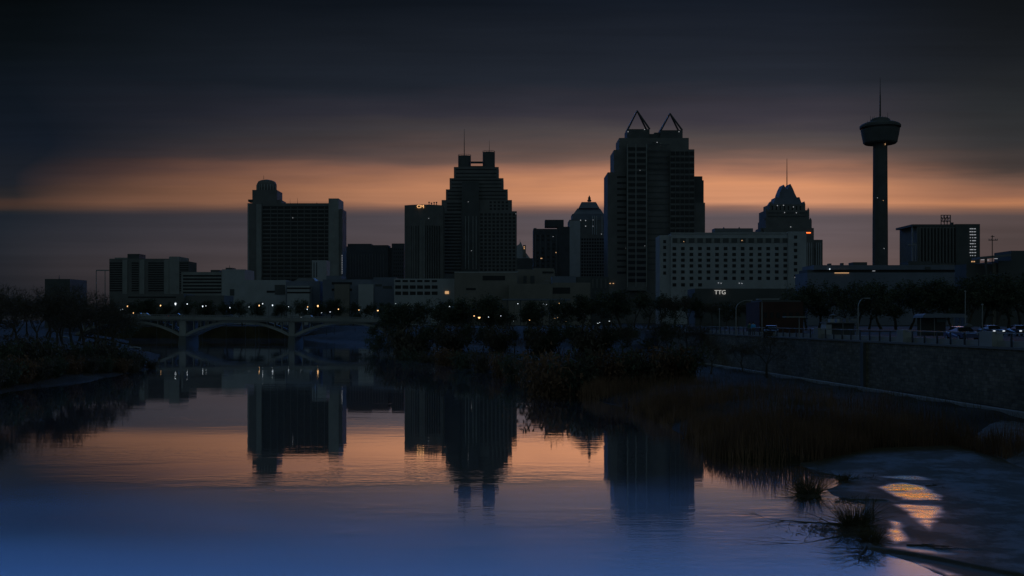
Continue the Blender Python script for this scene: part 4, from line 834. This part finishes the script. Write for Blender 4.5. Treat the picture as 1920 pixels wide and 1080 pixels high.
# grass tufts in the shallows
def make_tuft(label, px, py, wpx, hpx, n=420, seed=1):
    rnd = random.Random(seed); Y = 15360.0/(py-HY); x_ = PX(px,Y); o = thing('grass_tuft', label, 'grass tuft', (x_,Y,-0.05), 'grass tufts in the shallows'); q_ = Y/FPX; W = wpx*q_/2; Hh = hpx*q_; mb = MB()
    for i in range(n):
        a_ = rnd.uniform(0,6.28); r_ = W*0.42*math.sqrt(rnd.random()); la = a_+rnd.gauss(0,.5); e_ = rnd.uniform(0.15,1.45) if rnd.random() < .5 else rnd.uniform(.8,1.5); ln = Hh*rnd.uniform(.55,1.15)*(1.0+0.5*math.cos(e_)); p = Vector((x_+r_*math.cos(a_),Y+r_*math.sin(a_)*0.8,-0.03)); d = Vector((math.cos(la)*math.cos(e_),math.sin(la)*math.cos(e_),math.sin(e_)))
        for k in range(3):
            p2 = p+d*ln/3; p2.z = max(p2.z, 0.0); mb.tube(p,p2,0.010-0.0032*k,0.007-0.0026*k,3); d = (d+Vector((0,0,-0.22*math.cos(e_)-0.05))+Vector((rnd.gauss(0,.08),rnd.gauss(0,.08),0))).normalized(); p = p2
    mb.build('blades', M['grass'], o)
    hm = MB(); ring = []
    for r_, z_ in ((W*0.60,-0.06),(W*0.5,0.02),(W*0.36,0.10),(W*0.18,0.16),(0.02,0.18)): ring.append((r_, z_-0.0))
    hm.lathe(ring, x_, Y, 18).build('root_mound', M['bark'], o, True)
make_tuft('large round grass tuft in the shallows nearest the reed bank', 1516, 928, 84, 44, 480, 5)
make_tuft('spiky grass tuft at the mud edge, nearer the viewer', 1603, 988, 100, 52, 520, 6)
make_tuft('small grass tuft at the near edge of the mud ridge', 1632, 1018, 60, 34, 240, 7)
make_tuft('low dark grass tuft by the inlet behind the large round one', 1582, 903, 34, 20, 160, 8)
# fallen branches half sunk in the water
def drift(label, px, py, dx, dy, ln, seed):
    rnd = random.Random(seed); Y = 15360.0/(py-HY); x_ = PX(px,Y); o = thing('fallen_branch', label, 'branch', (x_,Y,0), 'driftwood in the shallows'); mb = MB(); tw = mb
    def g(p, d, l, r, dep):
        for i in range(4):
            d = (d+Vector((rnd.gauss(0,.16),rnd.gauss(0,.16),rnd.gauss(0,.03)))).normalized(); p2 = p+d*l/4; p2.z = min(0.10,max(-0.01,p2.z)); (mb if dep == 0 else tw).tube(p,p2,r,r*.8,5); p = p2; r *= .8
            if dep < 3 and rnd.random() < .85: s_ = rnd.choice((-1,1))*rnd.uniform(.5,1.0); g(p, Vector((d.x*math.cos(s_)-d.y*math.sin(s_), d.x*math.sin(s_)+d.y*math.cos(s_), rnd.uniform(-.02,.12))), l*.55, r*.6, dep+1)
    g(Vector((x_,Y,0.03)), Vector((dx,dy,0)).normalized(), ln, 0.05, 0)
    mb.build('limb', M['bark'], o)
drift('long forked branch lying in the water, pointing left from the tufts', 1602, 985, -1, 0.12, 3.4, 3)
drift('twiggy branch half sunk between the spiky tuft and open water', 1610, 1002, -1, -0.5, 3.2, 4)
drift('thin branch trailing from the mud ridge towards the viewer', 1625, 1025, -0.35, -1, 2.4, 5)
drift('short branch stranded on the wet orange patch', 1735, 912, 1, 0.1, 1.0, 6)
drift('twisted branch behind the large round tuft', 1590, 896, -1, 0.2, 2.6, 8)
drift('small branch by the mud ridge right of the wet patch', 1700, 1024, 1, -0.2, 1.4, 9)
Y = 15360/(975-HY); mb = MB().tube((PX(1638,Y),Y,-0.1),(PX(1637.3,Y),Y+0.02,0.86),0.03,0.018,6); tag(mb.build('wooden_stake', M['bark']), 'thin upright stake standing in the shallow water beside the mud', 'stake')
# ------------------------------------------------------------------ street things
def make_car(label, loc, rz, m, lights='lampw', group=None, name='parked_car', on=True):
    o = thing(name, label, 'car', loc, group, rz); z0 = 0
    prof = [(-2.1,0.35),(-2.15,0.75),(-1.75,0.88),(-1.15,0.92),(-0.45,1.38),(0.9,1.42),(1.65,0.98),(2.1,0.9),(2.15,0.4)]
    def loft(pf, w0, w1, nm, mt, par):
        mb = MB(); n = len(pf)
        for s_ in (-1,1):
            for a_, b_ in pf: mb.v.append((a_*1.0, s_*(w0 if b_ < 0.95 else w1), b_))
        mb.f = [tuple(range(n)), tuple(reversed(range(n,2*n)))]+[(i,n+i,n+(i+1)%n,(i+1)%n) for i in range(n)]
        ob = bpy.data.objects.new(nm, mb.mesh(nm, mt)); col.objects.link(ob); ob.parent = par; return ob
    loft(prof, 0.88, 0.66, 'body', m, o)
    loft([(-1.05,0.96),(-0.47,1.36),(0.88,1.39),(1.5,1.0)], 0.80, 0.685, 'side_windows', M['glass'], o)
    loft([(-1.19,0.94),(-0.55,1.36),(-0.5,1.36),(-1.1,0.94)], 0.74, 0.60, 'windscreen', M['glass'], o)
    for a_ in (-1.35,1.35):
        for s_ in (-1,1):
            wb_ = MB().tube((a_,s_*0.72,0.32),(a_,s_*0.92,0.32),0.32,0.32,16); ob = bpy.data.objects.new('wheel', wb_.mesh('wheel', M['rubber'])); col.objects.link(ob); ob.parent = o
            rb = MB().tube((a_,s_*0.915,0.32),(a_,s_*0.935,0.32),0.19,0.19,12); ob2 = bpy.data.objects.new('rim', rb.mesh('rim', M['pmetal'])); col.objects.link(ob2); ob2.parent = ob
    for s_ in (-0.62,0.62):
        hb = MB().box(-2.2,-2.1,s_-0.14,s_+0.14,0.6,0.76); ob = bpy.data.objects.new('headlight', hb.mesh('headlight', M[lights] if on else M['pmetal'])); col.objects.link(ob); ob.parent = o
        tb = MB().box(2.1,2.18,s_-0.14,s_+0.14,0.65,0.8); ob = bpy.data.objects.new('tail_light', tb.mesh('tail_light', mat('tail_lens',(0.3,0.02,0.02),0.3,0,1))); col.objects.link(ob); ob.parent = o
    return o
cm = [mat('car_paint_'+n_, c_, 0.35, 0.05, 1) for n_, c_ in (('dark',(0.05,0.055,0.06)),('blue',(0.10,0.12,0.25)),('silver',(0.35,0.36,0.38)),('black',(0.03,0.03,0.03)))]
def roadx(px, Y): return PX(px, Y)
make_car('blue-grey car facing the viewer beside the bus shelter', (PX(1803,100),100,5.95), R(90), cm[1], on=False)
M['head'] = mat('headlight_glow', (0.8,0.8,0.8), 0.5, 0.0, 1, emit=(0.85,0.92,1.0), es=0.7)
make_car('dark car with two bright headlights right of the bus shelter', (PX(1858.5,135),135,5.9), R(90), cm[0], lights='head')
make_car('dark car with pale headlights parked left of the kiosk', (PX(1446,130),130,5.9), R(75), cm[3], on=False)
make_car('black car at the right edge of the street with lit headlights', (PX(1911,135),135,5.9), R(84), cm[3], lights='head')
zd = lambda px: PZ(decky(px),BY)-0.9
make_car('silver car with white headlights on the left part of the bridge', (PX(262,BY),BY+4,zd(262)), R(0), cm[2], name='car', group='cars crossing the bridge'); make_car('dark car near the left end of the bridge', (PX(243,BY),BY+9,zd(243)), R(180), cm[0], name='car', group='cars crossing the bridge', lights='lampr'); make_car('dark car with red lights at the left arch crown', (PX(322,BY),BY+4,zd(322)), R(0), cm[3], name='car', group='cars crossing the bridge', lights='lampr'); make_car('silver car over the pier in the middle of the bridge', (PX(573,BY),BY+4,zd(573)), R(0), cm[2], name='car', group='cars crossing the bridge')
# bus shelter
Y = 112.0; zb_ = 5.95; sh = thing('bus_shelter', 'wide bus shelter with rounded pale roof on the street', 'bus shelter', (PX(1762,Y),Y,zb_))
A, Bq = PX(1722,Y), PX(1805,Y); zt = PZ(588.3,Y); mb = MB(); n = 8; prof = []
for i in range(n+1): u_ = i/n; prof.append((A+0.5*(1-math.cos(u_*math.pi/2))*1.0, zt-0.36+0.36*math.sin(u_*math.pi/2)))
prof = [(A-0.05,zt-0.42)]+prof+[(Bq-0.3,zt),(Bq,zt-0.3),(Bq-0.05,zt-0.42)]
n = len(prof); mb.v = [(a_,yy,b_) for yy in (Y-1.2,Y+1.4) for a_, b_ in prof]; mb.f = [tuple(reversed(range(n))), tuple(range(n,2*n))]+[(i,(i+1)%n,n+(i+1)%n,n+i) for i in range(n)]
mb.build('roof', M['blue'], sh); MB().box(A+0.3,Bq-1.4,Y+1.1,Y+1.15,zb_+0.3,zt-0.45).build('rear_panel', M['dark'], sh); MB().box(PX(1764,Y),PX(1782,Y),Y+1.0,Y+1.08,PZ(604,Y),PZ(598,Y)).build('notice_panel', mat('teal_panel',(0.14,0.26,0.28),0.6,0.1,1), sh)
for px in (1726,1752,1785.5,1800): MB().tube((PX(px,Y),Y,zb_),(PX(px,Y),Y,zt-0.42),0.05,0.05,8).build('post', M['pmetal'], sh)
MB().box(A+0.8,Bq-2,Y+0.5,Y+0.9,zb_+0.42,zb_+0.5).build('bench', M['metal'], sh)
# kiosk
Y = 125.0; kk = thing('street_kiosk', 'flat-roofed street kiosk with pale end panel and rooftop boxes', 'kiosk', (PX(1577,Y),Y,5.9))
MB().box(PX(1546.5,Y),PX(1606,Y),Y-0.5,Y+2,PZ(606.2,Y),PZ(604.2,Y)).build('roof', M['roofm'], kk); MB().box(PX(1547,Y),PX(1558,Y),Y-0.3,Y+1.6,5.9,PZ(608.5,Y)).build('end_panel', M['white'], kk); MB().box(PX(1558,Y),PX(1604,Y),Y+0.3,Y+1.6,5.9,PZ(606.3,Y)).build('counter_body', M['dark'], kk)
MB().box(PX(1557,Y),PX(1565,Y),Y,Y+1,PZ(604.1,Y),PZ(598,Y)).build('rooftop_box', M['white'], kk); MB().box(PX(1570,Y),PX(1574,Y),Y,Y+1,PZ(604.1,Y),PZ(598,Y)).build('rooftop_box', M['white'], kk); MB().box(PX(1586,Y),PX(1591,Y),Y,Y+1,PZ(604.1,Y),PZ(597,Y)).build('rooftop_box', M['grey'], kk)
MB().box(PX(1594.5,Y),PX(1606.5,Y),Y,Y+1,PZ(600.6,Y),PZ(599,Y)).build('awning_slat', M['concrete'], kk)
for px in (1578.5,1604): MB().tube((PX(px,Y),Y-0.4,5.9),(PX(px,Y),Y-0.4,PZ(606,Y)),0.05,0.05).build('post', M['pmetal'], kk)
MB().lathe([(PX(1574,Y)-PX(1566,Y),PZ(592,Y)),(0.4,PZ(590,Y)),(0.05,PZ(588.8,Y))],PX(1566,Y),Y+0.8,16).build('umbrella_top', M['dark'], kk); MB().tube((PX(1566,Y),Y+0.8,PZ(604,Y)),(PX(1566,Y),Y+0.8,PZ(590,Y)),0.04,0.04).build('umbrella_pole', M['metal'], kk)
# canopies on poles
for (xa, xb, xp, yt, Yc, lb) in ((1420,1458,1428.7,560,118,'tall thin flat canopy on a single pole, left one by the wall'),(1470.5,1507,1498.5,593.3,112,'low flat canopy on a single pole right of the tall one')):
    o = thing('pole_canopy', lb, 'canopy', (PX(xp,Yc),Yc,5.95)); MB().box(PX(xa,Yc),PX(xb,Yc),Yc-0.8,Yc+0.8,PZ(yt+2,Yc),PZ(yt,Yc)).build('canopy_slab', M['concrete'], o); MB().tube((PX(xp,Yc),Yc,5.95),(PX(xp,Yc),Yc,PZ(yt+1.9,Yc)),0.07,0.06,8).build('post', M['pmetal'], o)
# poles and curved lamps by the street
def curved(label, px, pyt, Y, hx, arm_px):
    o = thing('street_lamp', label, 'street lamp', (PX(px,Y),Y,5.95)); zt = PZ(pyt,Y); MB().tube((PX(px,Y),Y,5.95),(PX(px,Y),Y,zt-1.2),0.09,0.07,8).build('pole', M['pmetal'], o); mb = MB(); p = Vector((PX(px,Y),Y,zt-1.2)); e = PX(arm_px,Y)
    for i in range(1,9): u_ = i/8*math.pi/2; p2 = Vector((PX(px,Y)+(e-PX(px,Y))*(1-math.cos(u_)),Y,zt-1.2+1.2*math.sin(u_))); mb.tube(p,p2,0.055,0.05,6); p = p2
    mb.build('arm', M['pmetal'], o); sg = 1 if arm_px > px else -1; MB().box(min(e,e+sg*0.6),max(e,e+sg*0.6),Y-0.14,Y+0.14,zt-0.08,zt+0.05).build('lamp_head', M['pmetal'], o)
curved('unlit curved street lamp between the kiosk and the bus shelter', 1609, 559, 118, 0, 1621); curved('unlit curved street lamp left of the tall flat canopy', 1380, 563, 135, 0, 1402)
for px, pt, Yc, lb in ((1810,547,105,'plain tall pole standing just behind the bus shelter end'),(1842,572,100,'shorter plain pole by the big railing pillar'),(1349,580,150,'plain pole at the far end of the stone wall')):
    o = thing('pole', lb, 'pole', (PX(px,Yc),Yc,5.95)); MB().tube((PX(px,Yc),Yc,5.95),(PX(px,Yc),Yc,PZ(pt,Yc)),0.07,0.05,8).build('shaft', M['pmetal'], o); MB().lathe([(0.12,PZ(pt,Yc)-0.02),(0.12,PZ(pt,Yc)+0.08),(0.03,PZ(pt,Yc)+0.14)],PX(px,Yc),Yc,8).build('cap', M['pmetal'], o); MB().tube((PX(px,Yc),Yc,5.95),(PX(px,Yc),Yc,6.2),0.14,0.12,8).build('base', M['pmetal'], o)
o = thing('patio_umbrella', 'dark patio umbrella standing right of the blue-grey car', 'umbrella', (PX(1815,98),98,5.95)); MB().tube((PX(1815,98),98,5.95),(PX(1815,98),98,PZ(606.5,98)),0.03,0.03).build('pole', M['metal'], o); MB().lathe([(0.42,PZ(613.5,98)),(0.40,PZ(611,98)),(0.28,PZ(608.3,98)),(0.04,PZ(606.3,98))],PX(1815,98),98,14).build('umbrella_canopy', M['dark'], o)
# people at the railing
def person(label, x_, y_, zb_, jacket, rz=0.0):
    o = thing('person', label, 'person', (x_,y_,zb_), None, rz)
    J = dict(pel=(0,0,.95),chest=(0,0,1.30),neck=(0,0,1.48),head=(0,-.01,1.62),top=(0,0,1.74),hl=(.10,0,.90),kl=(.11,-.02,.50),al=(.11,.02,.08),tl=(.12,-.14,.04),hr=(-.10,0,.90),kr=(-.11,-.03,.50),ar=(-.11,.0,.08),tr=(-.12,-.16,.04),sl=(.19,0,1.40),el=(.25,-.03,1.13),wl=(.20,-.22,1.02),nl=(.17,-.31,1.04),sr=(-.19,0,1.40),er=(-.26,.0,1.12),wr=(-.24,-.12,.90),nr=(-.23,-.16,.82))
    E = [('pel','chest'),('chest','neck'),('neck','head'),('head','top'),('pel','hl'),('hl','kl'),('kl','al'),('al','tl'),('pel','hr'),('hr','kr'),('kr','ar'),('ar','tr'),('chest','sl'),('sl','el'),('el','wl'),('wl','nl'),('chest','sr'),('sr','er'),('er','wr'),('wr','nr')]
    Rd = dict(pel=.15,chest=.16,neck=.055,head=.10,top=.07,hl=.10,kl=.07,al=.045,tl=.04,hr=.10,kr=.07,ar=.045,tr=.04,sl=.075,el=.05,wl=.033,nl=.03,sr=.075,er=.05,wr=.033,nr=.03)
    def skin(keys, edges, nm, mt, grow=0.0):
        me = bpy.data.meshes.new(nm); ix = {k: i for i, k in enumerate(keys)}; me.from_pydata([J[k] for k in keys], [(ix[a_],ix[b_]) for a_, b_ in edges], []); ob = bpy.data.objects.new(nm, me); col.objects.link(ob); ob.parent = o
        md = ob.modifiers.new('s','SKIN'); md.use_smooth_shade = True; ob.modifiers.new('u','SUBSURF').levels = 1; ob.modifiers['u'].render_levels = 1
        for k, i in ix.items(): r_ = Rd[k]+grow; me.skin_vertices[0].data[i].radius = (r_, r_*0.85); 
        me.skin_vertices[0].data[0].use_root = True; me.materials.append(mt); return ob
    skin(list(J), E, 'body', mat('skin_tone',(0.35,0.22,0.16),0.6,0.05,2))
    skin(['pel','chest','sl','el','wl','sr','er','wr'], [('pel','chest'),('chest','sl'),('sl','el'),('el','wl'),('chest','sr'),('sr','er'),('er','wr')], 'jacket', jacket, 0.018)
    skin(['pel','hl','kl','al','hr','kr','ar'], [('pel','hl'),('hl','kl'),('kl','al'),('pel','hr'),('hr','kr'),('kr','ar')], 'trousers', M['dark'], 0.014)
    MB().lathe([(.085,1.60),(.108,1.66),(.10,1.73),(.06,1.775),(.01,1.785)],0,.02,12).mesh('hair', M['rubber'])
    hb = bpy.data.objects.new('hair', MB().lathe([(.085,1.60),(.112,1.66),(.10,1.73),(.06,1.775),(.01,1.785)],0,.025,12).mesh('hair', M['rubber'], smooth=True)); col.objects.link(hb); hb.parent = o
    return o
person('person in a bright blue jacket standing at the railing', PX(1412.5,125), 125, 6.02, mat('blue_jacket',(0.06,0.42,0.9),0.8,0.1,3))
person('person in a dark green coat left of the one in blue', PX(1405.5,126), 126, 6.02, mat('green_coat',(0.06,0.14,0.10),0.8,0.1,3), 0.4)
# boats pulled up on the left bank
def boat(label, px, py, rz, tilt, m):
    Y = 15360/(py-HY)*0.97; x_ = PX(px,Y); z_ = gz(x_,Y); o = thing('rowing_boat', label, 'boat', (x_,Y,z_+0.25), 'small boats pulled up on the left bank'); mb = MB(); N = 12; Kk = 8; grid_ = []
    for i in range(N+1):
        u_ = i/N*2-1; wd = 0.62*(1-abs(u_)**2.4)**0.6+0.02; kz = 0.12*u_*u_
        for j in range(Kk+1):
            a_ = math.pi*j/Kk; grid_.append((u_*1.9, wd*math.cos(a_), -0.45*math.sin(a_)*(1-0.4*abs(u_)**3)+0.3+kz))
    mb.v = grid_; mb.f = [(i*(Kk+1)+j,(i+1)*(Kk+1)+j,(i+1)*(Kk+1)+j+1,i*(Kk+1)+j+1) for i in range(N) for j in range(Kk)]
    for nm, mt, b_ in (('hull', m, mb),): ob = bpy.data.objects.new(nm, b_.mesh(nm, mt, smooth=True)); col.objects.link(ob); ob.parent = o; sd = ob.modifiers.new('t','SOLIDIFY'); sd.thickness = 0.04
    for sx in (-0.7,0.6): ob = bpy.data.objects.new('thwart', MB().box(sx-.12,sx+.12,-.55,.55,.22,.26).mesh('thwart', M['bark'])); col.objects.link(ob); ob.parent = o
    o.rotation_euler = (tilt, 0, rz)
boat('white boat hull lying on the left bank below the bridge', 251, 652, 0.3, 2.8, M['white']); boat('overturned pale boat among the left bank bushes', 115, 655, 0.5, 3.0, M['concrete'])

# floating plant litter round the tufts (nobody could count it)
rg = random.Random(77); mb = MB()
for i in range(900):
    c_ = rg.choice([(1560,1000,60,16),(1600,1010,40,22),(1625,1045,30,16),(1590,940,40,6),(1545,990,50,10),(1600,898,50,3)]); px = rg.gauss(c_[0],c_[2]*.55); py = rg.gauss(c_[1],c_[3]*.5); Yq = 15360/(py-HY); a_ = rg.gauss(0,.5); l_ = rg.uniform(.04,.28); p = Vector((PX(px,Yq),Yq,rg.uniform(.0,.03)))
    mb.tube(p, p+Vector((math.cos(a_)*l_,math.sin(a_)*l_,rg.uniform(0,.06) if rg.random()<.85 else rg.uniform(.05,.25))), rg.uniform(.006,.018), .004, 3)
o = mb.build('floating_litter', M['bark']); o['kind'] = 'stuff'; tag(o, 'broken stems and plant litter floating round the grass tufts', 'litter')
